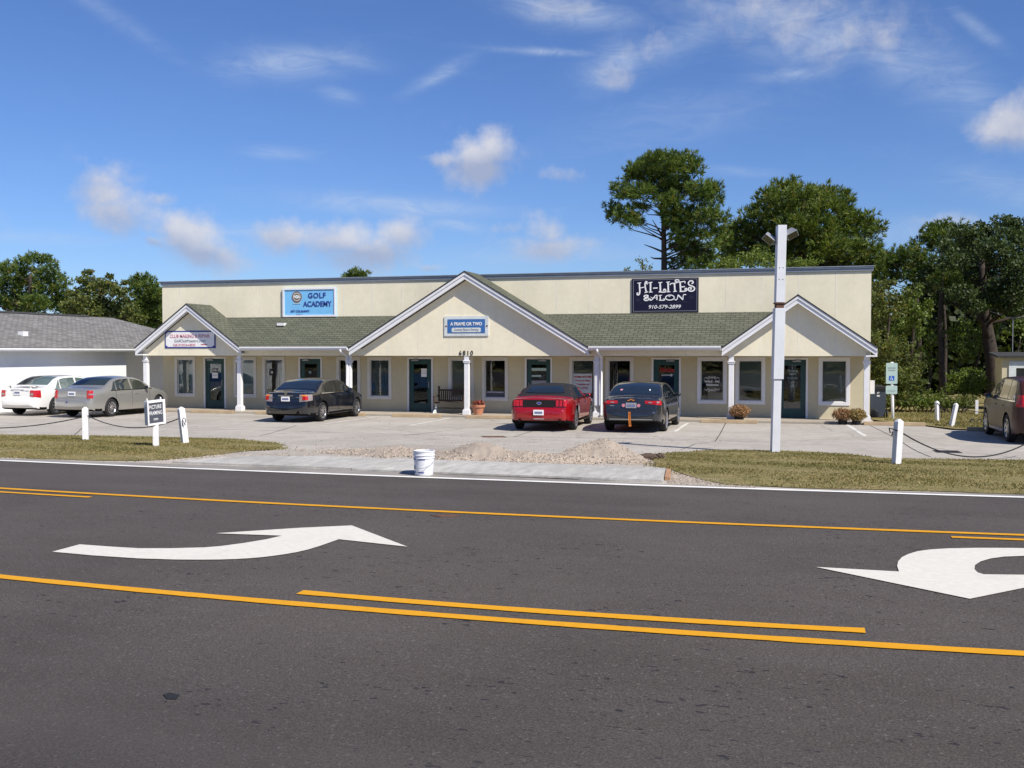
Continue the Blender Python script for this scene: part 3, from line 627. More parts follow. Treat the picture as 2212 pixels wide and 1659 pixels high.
# ------------------------------------------------------------ signs on the building
def board(name, x0, y0, x1, y1, Y, mat, label, cat, th=.03, frame=None, fmat='trim', fw=.07, group=None):
    """pixel corners to a real board hung on plane Y; returns thing, width, height (origin at its centre)"""
    a = P(x0, y0, Y); b = P(x1, y1, Y); t = empty(name, ((a.x+b.x)/2, Y-th, (a.z+b.z)/2), 0, label, cat, group)
    w = abs(b.x-a.x); h = abs(a.z-b.z)
    MB().box((-w/2, 0, -h/2), (w/2, th-.002, h/2)).build('panel', mat, t)
    if frame: frame_mb(-w/2-.001, w/2+.001, -h/2-.001, h/2+.001, fw, -.03, -.002).build('frame', fmat, t, bevel=.004)
    return t, w, h
t, w, h = board('hanging_sign', 612, 623, 727, 684, YW, 'sky', 'light blue framed banner with golf academy lettering, left of the middle gable', 'sign', .05, True, 'trim', .075)
text('GOLF', .29, 'blueink', t, (.34, -.012, .17), bold=.005, spacing=1.1); text('ACADEMY', .29, 'blueink', t, (.36, -.012, -.16), bold=.005, spacing=1.0, sx=.9)
text('ART COLASANTI', .12, 'blueink', t, (-.40, -.012, -.38), sx=.9); text('PGA', .14, 'blueink', t, (-.42, -.012, -.56))
m = MB(); Mx = Matrix.Translation((-.53, -.008, .22)) @ Matrix.Rotation(PI/2, 4, 'X')
m.lathe([(.0, 0), (.215, 0), (.215, .004), (0, .004)], 28, Mx); m.build('emblem', 'brownink', t)
m = MB(); m.lathe([(.13, .002), (.165, .002), (.165, .009), (.13, .009)], 28, Mx); m.lathe([(0, .006), (.085, .006)], 20, Mx); m.box((-.70, -.013, -.055), (-.36, -.010, -.02)); m.build('emblem_ring', 'teal', t)
text('PGA', .14, 'white', t, (-.53, -.02, .17), bold=.006)
t, w, h = board('hanging_sign', 1365.4, 602.5, 1509, 674, YW, 'navy', 'dark navy sign board with curly white salon lettering and a phone number', 'sign', .045)
frame_mb(-w/2+.05, w/2-.05, -h/2+.04, h/2-.04, .012, -.006, -.002).build('border_line', 'grey', t)
def cvt(p): return ((p[0]-1137)/1735*w, -(p[1]-585)/850*h)
def strokes(name, L, wd, mat, t_):
    m = MB()
    for k, pts in enumerate(L):
        wdt = wd
        if isinstance(pts[0], (int, float)): wdt = pts[0]; pts = pts[1:]
        ribbon(m, [cvt(p) for p in pts], wdt, -.006-.0004*k)
    for i, f in enumerate(m.f):
        a, b, c_ = [Vector(m.v[j]) for j in f[:3]]
        if (b-a).cross(c_-a).y > 0: m.f[i] = f[::-1]
    return m.build(name, mat, t_)
strokes('lettering', [[.05, (470, 265), (475, 380), (482, 470), (470, 540), (440, 565), (412, 550), (415, 522), (440, 525)], [(415, 272), (515, 262)], [(480, 395), (600, 375)], [.05, (690, 290), (662, 285), (668, 250), (640, 238), (620, 280), (622, 350), (635, 430), (655, 500)], [(607, 512), (697, 492)],
 [.055, (762, 262), (762, 498)], [(705, 268), (812, 255)], [(722, 502), (818, 500)], [.04, (830, 405), (948, 400)],
 [.055, (1012, 262), (1022, 495)], [(965, 270), (1072, 262)], [.04, (975, 496), (1090, 506), (1150, 500), (1158, 450), (1120, 435), (1100, 462), (1125, 472)],
 [.055, (1218, 258), (1228, 497)], [(1172, 264), (1268, 252)], [(1183, 502), (1278, 500)],
 [.055, (1385, 300), (1400, 492)], [.035, (1272, 335), (1285, 302), (1380, 290), (1470, 268), (1503, 235), (1475, 205), (1420, 208), (1403, 240), (1440, 250), (1452, 230)], [(1355, 498), (1450, 490)],
 [.055, (1530, 262), (1548, 492)], [.035, (1498, 268), (1660, 248)], [.03, (1660, 248), (1655, 300)], [.04, (1550, 388), (1655, 378)], [.04, (1518, 496), (1640, 494), (1705, 468), (1700, 428), (1665, 430), (1660, 460), (1685, 460)],
 [.045, (1825, 300), (1855, 300), (1868, 268), (1835, 240), (1780, 245), (1745, 290), (1760, 335), (1840, 370), (1900, 410), (1892, 465), (1830, 495), (1760, 478), (1745, 430), (1782, 402), (1820, 420), (1808, 448), (1788, 442)],
 [.04, (660, 602), (690, 615), (704, 592), (655, 576), (605, 590), (600, 615), (650, 635), (710, 650), (718, 685), (660, 710), (605, 697), (598, 668), (640, 657), (662, 675)],
 [.035, (930, 578), (890, 590), (850, 640), (800, 692), (760, 706), (745, 682), (780, 672)], [.04, (935, 576), (932, 700)], [.02, (770, 620), (810, 645), (925, 648)],
 [.04, (1015, 585), (1020, 702)], [.025, (975, 590), (1062, 583)], [.035, (985, 706), (1110, 708), (1138, 690), (1118, 674), (1100, 685)],
 [.035]+[(1270+112*math.cos(a), 645+62*math.sin(a)) for a in np.linspace(0, 2*PI, 20)], [.02, (1230, 610), (1260, 622), (1282, 604)],
 [.03, (1405, 680), (1400, 700), (1440, 702), (1465, 660), (1480, 580)], [.045, (1480, 580), (1605, 702)], [.03, (1608, 702), (1612, 610), (1635, 576), (1690, 580)]], .03, 'white', t)
strokes('ornament', [[.012]+[(480+k*31, 765+30*math.sin(k*.42+2.4)) for k in range(41)], [.012]+[(430+55*math.cos(a)*(1-a/16), 680+50*math.sin(a)*(1-a/16)) for a in np.linspace(0, 10, 24)], [.012]+[(1815+50*math.cos(a)*(1-a/16), 630+50*math.sin(a)*(1-a/16)) for a in np.linspace(0, 10, 24)]], .012, 'faint', t)
text('910-579-2899', .185, 'white', t, (-.02, -.01, -h/2+.135), bold=.002, sx=1.1, shear=.22)
t, w, h = board('hanging_sign', 960.5, 683.5, 1056, 725.5, YG, 'wearwhite', 'weathered white board with blue picture framing sign on the middle gable', 'sign', .04)
MB().box((-w/2+.13, -.012, -h/2+.11), (w/2-.13, -.002, h/2-.11)).build('face', 'blue', t)
text('A FRAME OR TWO', .17, 'white', t, (0, -.018, .02), bold=.004, sx=.84, spacing=1.0)
m = MB(); m.prism([(-.52, -.017, -.06), (.52, -.017, -.06), (.57, -.017, -.10), (.54, -.017, -.14), (.57, -.017, -.18), (.52, -.017, -.22), (-.52, -.017, -.22), (-.57, -.017, -.18), (-.54, -.017, -.14), (-.57, -.017, -.10)], (0, .004, 0)); m.build('plaque', 'wearwhite', t)
text('Custom Picture Framing', .11, 'grey', t, (0, -.022, -.16), shear=.35, sx=.86)
m = MB(); [m.lathe([(0, 0), (.035, 0), (.03, .008), (0, .008)], 10, Matrix.Translation((x, -.002, 0)) @ Matrix.Rotation(PI/2, 4, 'X')) for x in (-w/2+.07, w/2-.06)]; m.build('rust_spot', 'rust', t)
t, w, h = board('hanging_sign', 356.5, 715, 466, 752, YG, 'blueink', 'white banner with blue edge about club making and repair on the left gable', 'sign', .02)
MB().prism([(x, -.008, z) for x, z in ((-w/2+.12, -h/2+.05), (w/2-.12, -h/2+.05), (w/2-.12, -h/2+.1), (w/2-.05, -h/2+.1), (w/2-.05, h/2-.1), (w/2-.12, h/2-.1), (w/2-.12, h/2-.05), (-w/2+.12, h/2-.05), (-w/2+.12, h/2-.1), (-w/2+.05, h/2-.1), (-w/2+.05, -h/2+.1), (-w/2+.12, -h/2+.1))], (0, .006, 0)).build('face', 'white', t)
text('CLUB MAKING & REPAIR', .19, 'pink', t, (0, -.014, .07), bold=.001, sx=.86); text('GolfClubMaestro.com', .155, 'grey', t, (0, -.014, -.10), sx=1.0); text('Call (910)264-8020', .13, 'pink', t, (-.25, -.014, -.255)); MB().box((.5, -.014, -.215), (.78, -.009, -.185)).build('dash', 'red', t)
# notices behind and on the glass
def notice(px, Y, mat, label, lines, cat='notice', name='window_sign', group=None):
    t, w, h = board(name, *px, Y, mat, label, cat, .006, group=group)
    for (s_, sz, z, mt, bo) in lines: text(s_, sz, mt, t, (0, -.004, z), bold=bo, ext=.001)
    return t
YGl = YW+.043
notice((1239, 807, 1279, 849), YGl, 'wearwhite', 'white window poster with red text about home movies behind the red convertible', [('HOME MOVIES', .10, .20, 'red', .003), ('Photos & Slides', .09, .07, 'red', .002), ('Transferred', .10, -.07, 'red', .002), ('To DVD', .11, -.21, 'red', .003)], 'poster')
YD = YW+.053
notice((458, 796, 471, 804), YD, 'black', 'small black open sign in the leftmost shop door', [('OPEN', .09, -.03, 'white', .003)])
notice((458.5, 805, 471, 817), YD, 'white', 'white paper sheet below the open sign in the leftmost door', [('~~~', .1, -.03, 'grey', .003)])
notice((910, 796, 922, 814), YD, 'white', 'white paper notice on the door beside the bench', [('____', .09, .05, 'grey', .001), ('____', .09, -.02, 'grey', .001)])
notice((912, 779, 922, 784), YD, 'teal', 'tiny pale sticker high on the door beside the bench', [])
notice((582, 797, 593, 811), YGl, 'black', 'small dark certificate in the window behind the black sedan', [('o', .2, -.05, 'white', .004)])
notice((664, 796, 676, 812), YD, 'black', 'small dark certificate on the door behind the black sedan', [('o', .2, -.05, 'teal', .004)])
notice((1146, 783, 1157, 787), YD, 'pink', 'tiny orange sticker on the door behind the red convertible', [])
notice((1146, 795, 1184, 801), YD, 'teal', 'upper pale strip of opening hours on the door behind the red convertible', [])
notice((1147, 810, 1169, 814), YD, 'teal', 'lower short pale strip on the door behind the red convertible', [])
notice((1147, 822, 1186, 850), YD, 'grey', 'large grey notice sheet on the door behind the red convertible', [])
notice((1050, 844, 1090, 864), YGl, 'fgrey', 'dark lettered card low in the window right of the bench', [('CUSTOM FRAMING', .075, .09, 'white', .001), ('ALL WORK BY HAND'[:0], .05, 0, 'white', 0)])
t = empty('window_lettering', (P(1538, 828, YGl).x, YW+.04, P(1538, 828, YGl).z), 0, 'white scrolled walk-ins welcome lettering on the window left of the sixth column', 'lettering')
text('WALK - INS', .10, 'white', t, (0, 0, .03), bold=.003, ext=.001); text('Welcome', .11, 'white', t, (0, 0, -.09), bold=.003, shear=.3, ext=.001)
for s_ in (-1, 1):
    m = MB()
    for x_ in (-1, 1): ribbon(m, [(x_*(.26*k/8), s_*(.20+.03*math.sin(k*1.3))-.02) for k in range(9)], .014); ribbon(m, [(x_*.05, s_*.22-.02), (x_*.10, s_*.27-.02), (x_*.12, s_*.23-.02), (x_*.09, s_*.22-.02)], .012)
    ribbon(m, [(0, s_*.16-.02), (0, s_*.29-.02)], .012)
    m.f = [f if (Vector(m.v[f[1]])-Vector(m.v[f[0]])).cross(Vector(m.v[f[2]])-Vector(m.v[f[0]])).y < 0 else f[::-1] for f in m.f]
    m.build('scroll', 'white', t)
c5 = P(1441, 803, YD); t = empty('door_lettering', (c5.x, YW+.05, c5.z), 0, 'red lettering with a white arrow on the glass of the door behind the grey sedan', 'lettering')
text('Hi-Lites', .20, 'red', t, (.02, 0, 0), bold=.006, ext=.001, sx=.85); ribbon(m2 := MB(), [(-.2, -.12), (.2, -.12)], .02); ribbon(m2, [(.12, -.08), (.2, -.12), (.12, -.16)], .02); m2.f = [f if (Vector(m2.v[f[1]])-Vector(m2.v[f[0]])).cross(Vector(m2.v[f[2]])-Vector(m2.v[f[0]])).y < 0 else f[::-1] for f in m2.f]; m2.build('arrow', 'white', t)
c6 = P(1712, 815, YD); t = empty('door_lettering', (c6.x, YW+.05, c6.z), 0, 'small white lettering on the glass of the rightmost green door', 'lettering')
for s_, sz, z in (('Hi-Lites', .11, .19), ('Salon', .10, .09), ('910-579-2899', .06, -.05), ('Tue - Fri', .05, -.2), ('9 - 5', .05, -.26), ('Saturday', .05, -.32)): text(s_, sz, 'teal', t, (0, 0, z), ext=.001)

# ------------------------------------------------------------ white building at the left
nb = empty('white_building', (0, 0, 0), 0, 'white walled building with grey shingle roof at the left edge', 'building')
bx, by0, by1 = -29.75, 18.0, 56.0
MT['wwall'] = plain('white_wall', (.76, .77, .78), .8, .2, 0, .03, 1.5, .3, dirt=.05); MB().box((bx-10, by0, 0), (bx, 39.7, 2.38)).box((bx-10, 39.7, 0), (bx-2.4, by1, 2.379)).build('wall', 'wwall', nb)
by1 = 47.6; rx = bx-5; zr = 4.12; ex = bx+.45; ze_ = 2.50
e0, e1 = by0-.4, by1+.4; r0, r1 = by0+5, 45.3
def roofface(pts, name='roof'):
    a = Vector(pts[0]); ux = (Vector(pts[1])-a).normalized(); m = MB(); uv = []
    for p in pts: q = Vector(p)-a; u = q.dot(ux); uv.append((u, math.sqrt(max(0, q.length_squared-u*u))))
    m.face(pts, 0, uv); return m
m = roofface([(ex, e0, ze_), (ex, e1, ze_), (rx, r1, zr), (rx, r0, zr)])
for pts in ([(rx-5.45, e1, ze_), (rx-5.45, e0, ze_), (rx, r0, zr), (rx, r1, zr)], [(ex, e1, ze_), (rx-5.45, e1, ze_), (rx, r1, zr)], [(rx-5.45, e0, ze_), (ex, e0, ze_), (rx, r0, zr)]):
    q = roofface(pts); b0 = len(m.v); m.v += q.v; m.f += [tuple(i+b0 for i in f) for f in q.f]; m.mi += q.mi; m.uv += q.uv
m.face([(ex, e0, ze_-.02), (rx-5.45, e0, ze_-.02), (rx-5.45, e1, ze_-.02), (ex, e1, ze_-.02)], 1)
m.build('roof', ['gshingle', 'trim'], nb)
MB().prism([(ex-.02+p[0], e0, 2.36+p[1]) for p in ((0, 0), (.09, 0), (.13, .06), (.13, .12), (.0, .12))], (0, 40.0-e0, 0)).build('gutter', 'trim', nb)
MB().prism([(rx-.16, r0+.6, zr-.02), (rx+.16, r0+.6, zr-.02), (rx+.05, r0+.6, zr+.06), (rx-.05, r0+.6, zr+.06)], (0, r1-r0-2.5, 0)).build('ridge_vent', 'edge', nb)
pv = P(6, 738, 35.5); MB().box((-31.2, 34.7, 2.9), (-30.95, 35.0, 3.18)).build('roof_vent', 'trim', nb)

# ------------------------------------------------------------ cars
def lerp_tab(T, x):
    if x <= T[0][0]: return T[0][1]
    for (a, b), (c, d) in zip(T[:-1], T[1:]):
        if x <= c: t = (x-a)/(c-a); return b+(d-b)*t
    return T[-1][1]
def smooth_tab(T, x):      # monotone-ish smooth interpolation through the table
    if x <= T[0][0]: return T[0][1]
    n = len(T)
    for i in range(n-1):
        a, b = T[i]; c, d = T[i+1]
        if x <= c:
            h = c-a; t = (x-a)/h
            def sl(k):
                if k <= 0 or k >= n-1: return 0 if n < 3 else (T[min(k+1, n-1)][1]-T[max(k-1, 0)][1])/(T[min(k+1, n-1)][0]-T[max(k-1, 0)][0])
                s0 = (T[k][1]-T[k-1][1])/(T[k][0]-T[k-1][0]); s1 = (T[k+1][1]-T[k][1])/(T[k+1][0]-T[k][0])
                return 0 if s0*s1 <= 0 else 2*s0*s1/(s0+s1)
            m0, m1 = sl(i)*h, sl(i+1)*h
            return (2*t**3-3*t*t+1)*b+(t**3-2*t*t+t)*m0+(-2*t**3+3*t*t)*d+(t**3-t*t)*m1
    return T[-1][1]
def make_car(name, label, cat, sp):
    root = empty(name, (0, 0, 0), 0, label, cat, 'cars parked in front of the shops')
    L, HW = sp['L'], sp['W']/2; top = sp['top']; zb = sp['belt']; wr = sp['wr']; ya, yf = sp['yr'], sp['yr']+sp['wb']; HT = max(z for _, z in top); tum = sp.get('tum', .74)
    plan_t = sp.get('plan', [(0, .60), (.03, .72), (.08, .80), (.16, .87), (.3, .93), (.55, .975), (1.0, 1), (L-1.3, 1), (L-.8, .975), (L-.45, .92), (L-.22, .83), (L-.08, .70), (L, .52)])
    gt = [(.15, .93), (.22, .965), (.34, .985), (.5, 1), (.68, 1), (zb-.08, .985), (zb, .965), (zb+.03, .945), (HT, tum)]
    def zt(y): return smooth_tab(top, y)
    def zlo(y): return smooth_tab(sp.get('low', [(0, .40), (.12, .28), (.4, .22), (L-.6, .20), (L-.1, .22), (L, .34)]), y)
    def Wd(y, z): return HW*smooth_tab(plan_t, y)*smooth_tab(gt, z)
    def section(y):
        t_, lo = zt(y), zlo(y); rc = min(.10, (t_-lo)*.35); zs = t_-rc; pts = [(0, lo), (Wd(y, lo)*.6, lo), (Wd(y, lo)*.96, lo+.005)]
        for k in range(11):
            z = lo+.03+(zs-lo-.03)*k/10; pts.append((Wd(y, z), z))
        we = Wd(y, zs); cr = .035 if t_ > zb+.1 else .028; rx = min(.13, we*.3)
        for k in range(1, 5):
            a = k/4*PI/2; pts.append((we-rx*(1-math.cos(a)), zs+(rc-cr)*math.sin(a)))
        xe = we-rx
        for k in range(1, 6):
            u = 1-k/5; pts.append((xe*u, t_-cr*u*u))
        return pts
    ys = sorted(set([0, .015, .04, .07, .09, .10, .11, .13, .16, .2, .26, .34, L, L-.02, L-.05, L-.1, L-.16, L-.25]+[round(v, 3) for v in np.arange(.4, L-.3, .09)]+[t[0] for t in top if t[0] < L]))
    secs = [section(y) for y in ys]; n = len(secs[0])
    V = []; Fc = []
    for y, s_ in zip(ys, secs):
        V += [(x, y, z) for x, z in s_]+[(-x, y, z) for x, z in s_[-2:0:-1]]
    mper = 2*n-2
    for i in range(len(ys)-1):
        for j in range(mper): a = i*mper+j; b = i*mper+(j+1) % mper; Fc.append((a, b, b+mper, a+mper))
    Fc.append(tuple(range(mper-1, -1, -1))); Fc.append(tuple((len(ys)-1)*mper+j for j in range(mper)))
    me = bpy.data.meshes.new('body'); me.from_pydata(V, [], Fc); me.materials.append(sp['paint']); me.materials.append(MT['softtop']); me.materials.append(MT['well'])
    for p in me.polygons:
        p.use_smooth = True; c_ = p.center
        if c_.z < sp.get('valance', .30) and c_.y < .6: p.material_index = 2
    bm = bmesh.new(); bm.from_mesh(me); bmesh.ops.recalc_face_normals(bm, faces=bm.faces[:]); bm.to_mesh(me); bm.free()
    bo = bpy.data.objects.new('body', me); COL.objects.link(bo)
    # wheel arches cut through the flanks
    cut = MB()
    for yy in (ya, yf):
        for s_ in (-1, 1):
            Mx = Matrix.Translation((s_*(HW-.26), yy, wr)) @ Matrix.Rotation(PI/2*s_, 4, 'Y'); Rr = wr+.055
            cut.lathe([(0.0001, 0), (Rr, 0), (Rr, .6), (0.0001, .6)], 36, Mx)
    cu = cut.build('cut', 'well'); bmc = bmesh.new(); bmc.from_mesh(cu.data); bmesh.ops.remove_doubles(bmc, verts=bmc.verts[:], dist=.001); bmesh.ops.recalc_face_normals(bmc, faces=bmc.faces[:]); bmc.to_mesh(cu.data); bmc.free()
    md = bo.modifiers.new('b', 'BOOLEAN'); md.operation = 'DIFFERENCE'; md.object = cu; md.solver = 'EXACT'; md.material_mode = 'TRANSFER'
    bpy.context.view_layer.update(); nm = bpy.data.meshes.new_from_object(bo.evaluated_get(bpy.context.evaluated_depsgraph_get()))
    bo.modifiers.clear(); bo.data = nm; bo.parent = root; nm.name = 'body'; bpy.data.objects.remove(cu); nm.set_sharp_from_angle(angle=R(42))
    # glazing, laid 5 mm proud of the shell
    def dlo(yb0, yb1, zoff0, nme='side_window', zl=None, topgap=.105, sl0=0, sl1=0):
        for s_ in (1, -1):
            m = MB(); lowr = []; upr = []
            for k in range(17):
                t_ = k/16
                yl = yb0+(yb1-yb0)*t_; z0 = zl if zl else zb+.035; zt_ = HT-.10
                row = []
                for j in range(9):
                    q = j/8; yy = yl+(sl0*(1-t_)+sl1*t_)*q
                    z1 = min(zt(yy)-topgap, HT-.085)
                    z = z0+(max(z1, z0+.002)-z0)*q; row.append((s_*(Wd(yy, z)+.005), yy, z))
                (m.v.extend(row))
            for a in range(16):
                for b in range(8):
                    i0 = a*9+b; f = (i0, i0+1, i0+10, i0+9); m.f.append(f if s_ < 0 else f[::-1]); m.mi.append(0); m.uv.append(None)
            m.build(nme, 'cglass' if sp.get('clear') else 'tglass', root, True)
    for (a, b, s0, s1) in sp['side']: dlo(a, b, 0, sl0=s0, sl1=s1)
    def topglass(y0, y1, nme, inset0, inset1, bow=0):
        m = MB(); rows = []
        for k in range(13):
            t_ = k/12; row = []
            for j in range(17):
                u = -1+2*j/16; yy = y0+(y1-y0)*t_ + bow*u*u
                z_ = zt(yy); rc = .10; we = Wd(yy, z_-rc); rx = min(.13, we*.3); half = (we-rx)-(inset0*(1-t_)+inset1*t_); x = u*half; cr = .035; uu = x/(we-rx)
                row.append((x, yy, z_-cr*uu*uu+.008))
            rows.append(row)
        m.grid(rows); m2 = m.build(nme, 'cglass' if sp.get('clear') else 'tglass', root, True)
    (r0, r1), (f0, f1) = sp['rearglass'], sp['windshield']
    topglass(r0, r1, 'rear_window', sp.get('ri', -.03), sp.get('ri', -.03)+.02, sp.get('rbow', .06)); topglass(f0, f1, 'windshield', -.03, -.04, -.05)
    # soft top shell
    if sp.get('soft'):
        m = MB(); y0, y1 = sp['soft']; rows = []
        for yy in np.linspace(y0, y1, 24):
            se = [p for p in section(yy) if p[1] > zb-.0]
            if len(se) < 4: continue
            full = [(x, z) for x, z in se]+[(-x, z) for x, z in se[-2::-1]]
            full = [(x*1.0+(.008 if x > 0 else -.008 if x < 0 else 0), z) for x, z in full]
            # resample
            L_ = [0]; 
            for a, b in zip(full[:-1], full[1:]): L_.append(L_[-1]+math.hypot(b[0]-a[0], b[1]-a[1]))
            rows.append([(float(np.interp(q*L_[-1], L_, [p[0] for p in full])), yy, float(np.interp(q*L_[-1], L_, [p[1] for p in full]))+.004) for q in np.linspace(0, 1, 33)])
        m.grid(rows); m.build('soft_top', 'softtop', root, True)
    # surface walk in plan at height z, for lamps wrapped round the tail
    def yinv(z):
        lo, hi = 0, .5
        for _ in range(30):
            mid = (lo+hi)/2
            if zt(mid) < z+.02: lo = mid
            else: hi = mid
        return hi
    def wrap(nme, x0, side_len, zlo_, zhi_, mat, off=.012, s_list=(1, -1), parent=root, taper=0, n_=14, xend=None):
        for s_ in s_list:
            m = MB(); rows = []
            for j in range(6):
                q = j/5; 
                row = []
                y0 = yinv(min(zhi_, max(zlo_, zlo_+(zhi_-zlo_)*q)))
                xb = Wd(y0, zlo_+(zhi_-zlo_)*q)
                tot_r = max(.001, xb-x0); 
                for k in range(n_+1):
                    t_ = k/n_; zz = (zlo_+(zhi_-zlo_)*q); z = zz + (taper*(t_-.5))*(1-q)
                    d = t_*(tot_r+side_len) if xend is None else t_*(xend-x0)
                    if d < tot_r: x = x0+d; y = y0-off
                    else: y = y0+(d-tot_r); x = Wd(y, z)+off*.8
                    row.append((s_*x, y, z))
                rows.append(row)
            m.grid(rows)
            # close edges with thickness toward the body
            back = [[(p[0]*(1-.02), p[1]+.03, p[2]) for p in r_] for r_ in rows]
            m.grid([rows[0], back[0]]); m.grid([rows[-1], back[-1]]); m.grid([[r_[0] for r_ in rows], [r_[0] for r_ in back]]); m.grid([[r_[-1] for r_ in rows], [r_[-1] for r_ in back]])
            m.build(nme, mat, parent, False)
    for args in sp['lamps']: wrap(*args[:6], **(args[6] if len(args) > 6 else {}))
    def rear_panel(nme, x0, x1, z0, z1, mat, off=.014, th=.01):
        y_ = min(yinv(z0), yinv(z1)); MB().box((x0, y_-off-th, z0), (x1, y_-off, z1)).build(nme, mat, root, bevel=.004)
    for a in sp['panels']: rear_panel(*a)
    pz = sp['plate']; y_ = (yinv(pz-.07)+yinv(pz+.07))/2 if pz > sp.get('bumper_z', .66) else 0.0
    pl = MB().box((-.155, y_-.036, pz-.078), (.155, y_-.022, pz+.078)).build('number_plate', 'white' if not sp.get('plate_blue') else 'grey', root, bevel=.004)
    MB().box((-.115, y_-.040, pz-.035), (.115, y_-.0365, pz+.03)).build('plate_marks', 'faded', pl)
    # mirrors, handles, shut lines
    for s_ in (1, -1):
        mm = MB(); ym = sp['mirror']; zz = zb+.05; x = s_*(HW*.93)
        mm.lathe([(.001, -.075), (.05, -.07), (.085, -.03), (.09, .02), (.07, .06), (.001, .075)], 12, Matrix.Translation((x+s_*.13, ym, zz+.03)) @ Matrix.Diagonal((1.15, .62, .9, 1)))
        mm.tube([(x-s_*.02, ym+.03, zz-.03), (x+s_*.1, ym, zz)], .022, 6); o = mm.build('mirror', sp['paint'], root, True)
        MB().lathe([(.001, 0), (.07, 0)], 12, Matrix.Translation((x+s_*.13, ym-.057, zz+.03)) @ Matrix.Rotation(PI/2, 4, 'X') @ Matrix.Diagonal((1.1, .8, 1, 1))).build('mirror_glass', 'tglass', o)
        for yh in sp['handles']:
            z = zb-.12; xx = Wd(yh, z)+.018; MB().box((min(s_*xx, s_*(xx-.03)), yh-.09, z-.014), (max(s_*xx, s_*(xx-.03)), yh+.09, z+.014)).build('door_handle', sp.get('handle', sp['paint']), root, bevel=.006)
        mm = MB()
        for yh in sp['shuts']:
            zs = np.linspace(.34, zb+.0, 10); mm.grid([[(s_*(Wd(yh, z)+.002), yh-.005, z) for z in zs], [(s_*(Wd(yh, z)+.002), yh+.005, z) for z in zs]])
        mm.build('door_seam', 'well', root)
        mm = MB(); yy = np.linspace(ya+wr+.1, yf-wr-.1, 20); mm.grid([[(s_*(Wd(y, .31)+.004), y, .31) for y in yy], [(s_*(Wd(y, .24)+.006), y, .24) for y in yy]]); mm.build('sill', sp.get('sill', 'well'), root)
        mm = MB(); y0s, y1s = sp['side'][0][0]-.04, sp['side'][-1][1]+.06; yy = np.linspace(y0s, y1s, 30); z_ = zb+.022; mm.grid([[(s_*(Wd(y, z_+.012)+.008), y, z_+.012) for y in yy], [(s_*(Wd(y, z_-.008)+.009), y, z_-.008) for y in yy]]); mm.build('belt_strip', sp.get('belt_m', 'well'), root)
    m = MB(); z0 = sp.get('seam_z', .66); yb_ = -.004; 
    # wheels
    nsp = sp['spokes']
    for yy in (ya, yf):
        for s_ in (-1, 1):
            Mx = Matrix.Translation((s_*(HW-.215), yy, wr)) @ Matrix.Rotation(PI/2*s_, 4, 'Y'); rr = wr*sp.get('rimf', .66)
            ty = MB().lathe([(rr, .02), (rr+.01, .0), (wr-.03, .0), (wr-.004, .03), (wr, .06), (wr, .15), (wr-.004, .18), (wr-.03, .205), (rr+.02, .205), (rr, .195)], 40, Mx); w_ = ty.build('wheel', 'black', root, 'auto')
            rm = MB().lathe([(rr, .02), (rr, .200), (rr-.015, .202), (rr-.03, .185), (rr-.035, .05)], 40, Mx); rm.lathe([(.001, .19), (.05, .188), (.065, .17), (.065, .1)], 16, Mx); rm.build('rim', 'alloy', w_, 'auto')
            MB().lathe([(.001, .07), (rr-.03, .07)], 24, Mx).build('brake', 'well', w_)
            sk = MB()
            for k in range(nsp):
                a = 2*PI*k/nsp; c, sn_ = math.cos(a), math.sin(a); ww = .028 if nsp > 7 else .042
                q = [(.04, -ww*.8), (rr-.01, -ww*.55), (rr-.01, ww*.55), (.04, ww*.8)]
                sk.prism([Mx @ Vector((x*c-y*sn_, x*sn_+y*c, .165 if x < .1 else .18)) for x, y in q], (Mx.to_3x3() @ Vector((0, 0, .02))))
            sk.build('spokes', 'alloy', w_)
    # interior seen through the glass
    m = MB()
    for x in (-.38, .38):
        for yy in sp['seats']: m.box((x-.24, yy-.06, .62), (x+.24, yy+.06, zb+.05)); m.box((x-.12, yy-.04, zb+.06), (x+.12, yy+.04, zb+.24))
    m.build('seats', 'seat', root, bevel=.03)
    for x in sp['pipes']: MB().tube([(x, -.02 if sp.get('pipe_y') is None else sp['pipe_y'], .30), (x, .12, .31)], .042, 12).build('exhaust_pipe', 'well', root, True)
    return root, dict(Wd=Wd, zt=zt, yinv=yinv)
MT['tglass'] = plain('dark_car_glass', (.012, .018, .022), .04, .9, 0, .1, 3, coat=1)
MT['faded'] = m_sticker('plate_ink', (.16, .18, .30))
def sp_sedan(**k):
    d = dict(L=4.8, W=1.80, belt=.93, wr=.33, yr=1.0, wb=2.76, tum=.735,
        top=[(0, .60), (.03, .655), (.07, .675), (.085, .72), (.10, .93), (.14, .99), (.25, 1.02), (.62, 1.06), (.85, 1.16), (1.25, 1.35), (1.6, 1.435), (2.1, 1.46), (2.6, 1.43), (2.95, 1.34), (3.55, 1.05), (3.75, .985), (4.3, .86), (4.62, .74), (4.76, .62), (4.8, .5)],
        side=[(1.02, 1.30, .28, .05), (1.36, 2.20, .02, -.03), (2.27, 3.42, .0, -.45)], rearglass=(.74, 1.44), windshield=(3.45, 2.72), lamps=[], panels=[], plate=.82, mirror=3.05, handles=[1.62, 2.5], shuts=[1.33, 2.24, 3.28], spokes=9, seats=[2.55, 1.5], pipes=[])
    d.update(k); return d
def wheel_place(car, rr, rz, W_, yr, sgn=1):
    """put a car so that the outer face of its rear wheel stands on ground point rr"""
    c, s_ = math.cos(rz), math.sin(rz); x, y = sgn*(W_/2-.02), yr
    car.location = (rr[0]-(x*c-y*s_), rr[1]-(x*s_+y*c), -.02); car.rotation_euler = (0, 0, rz)
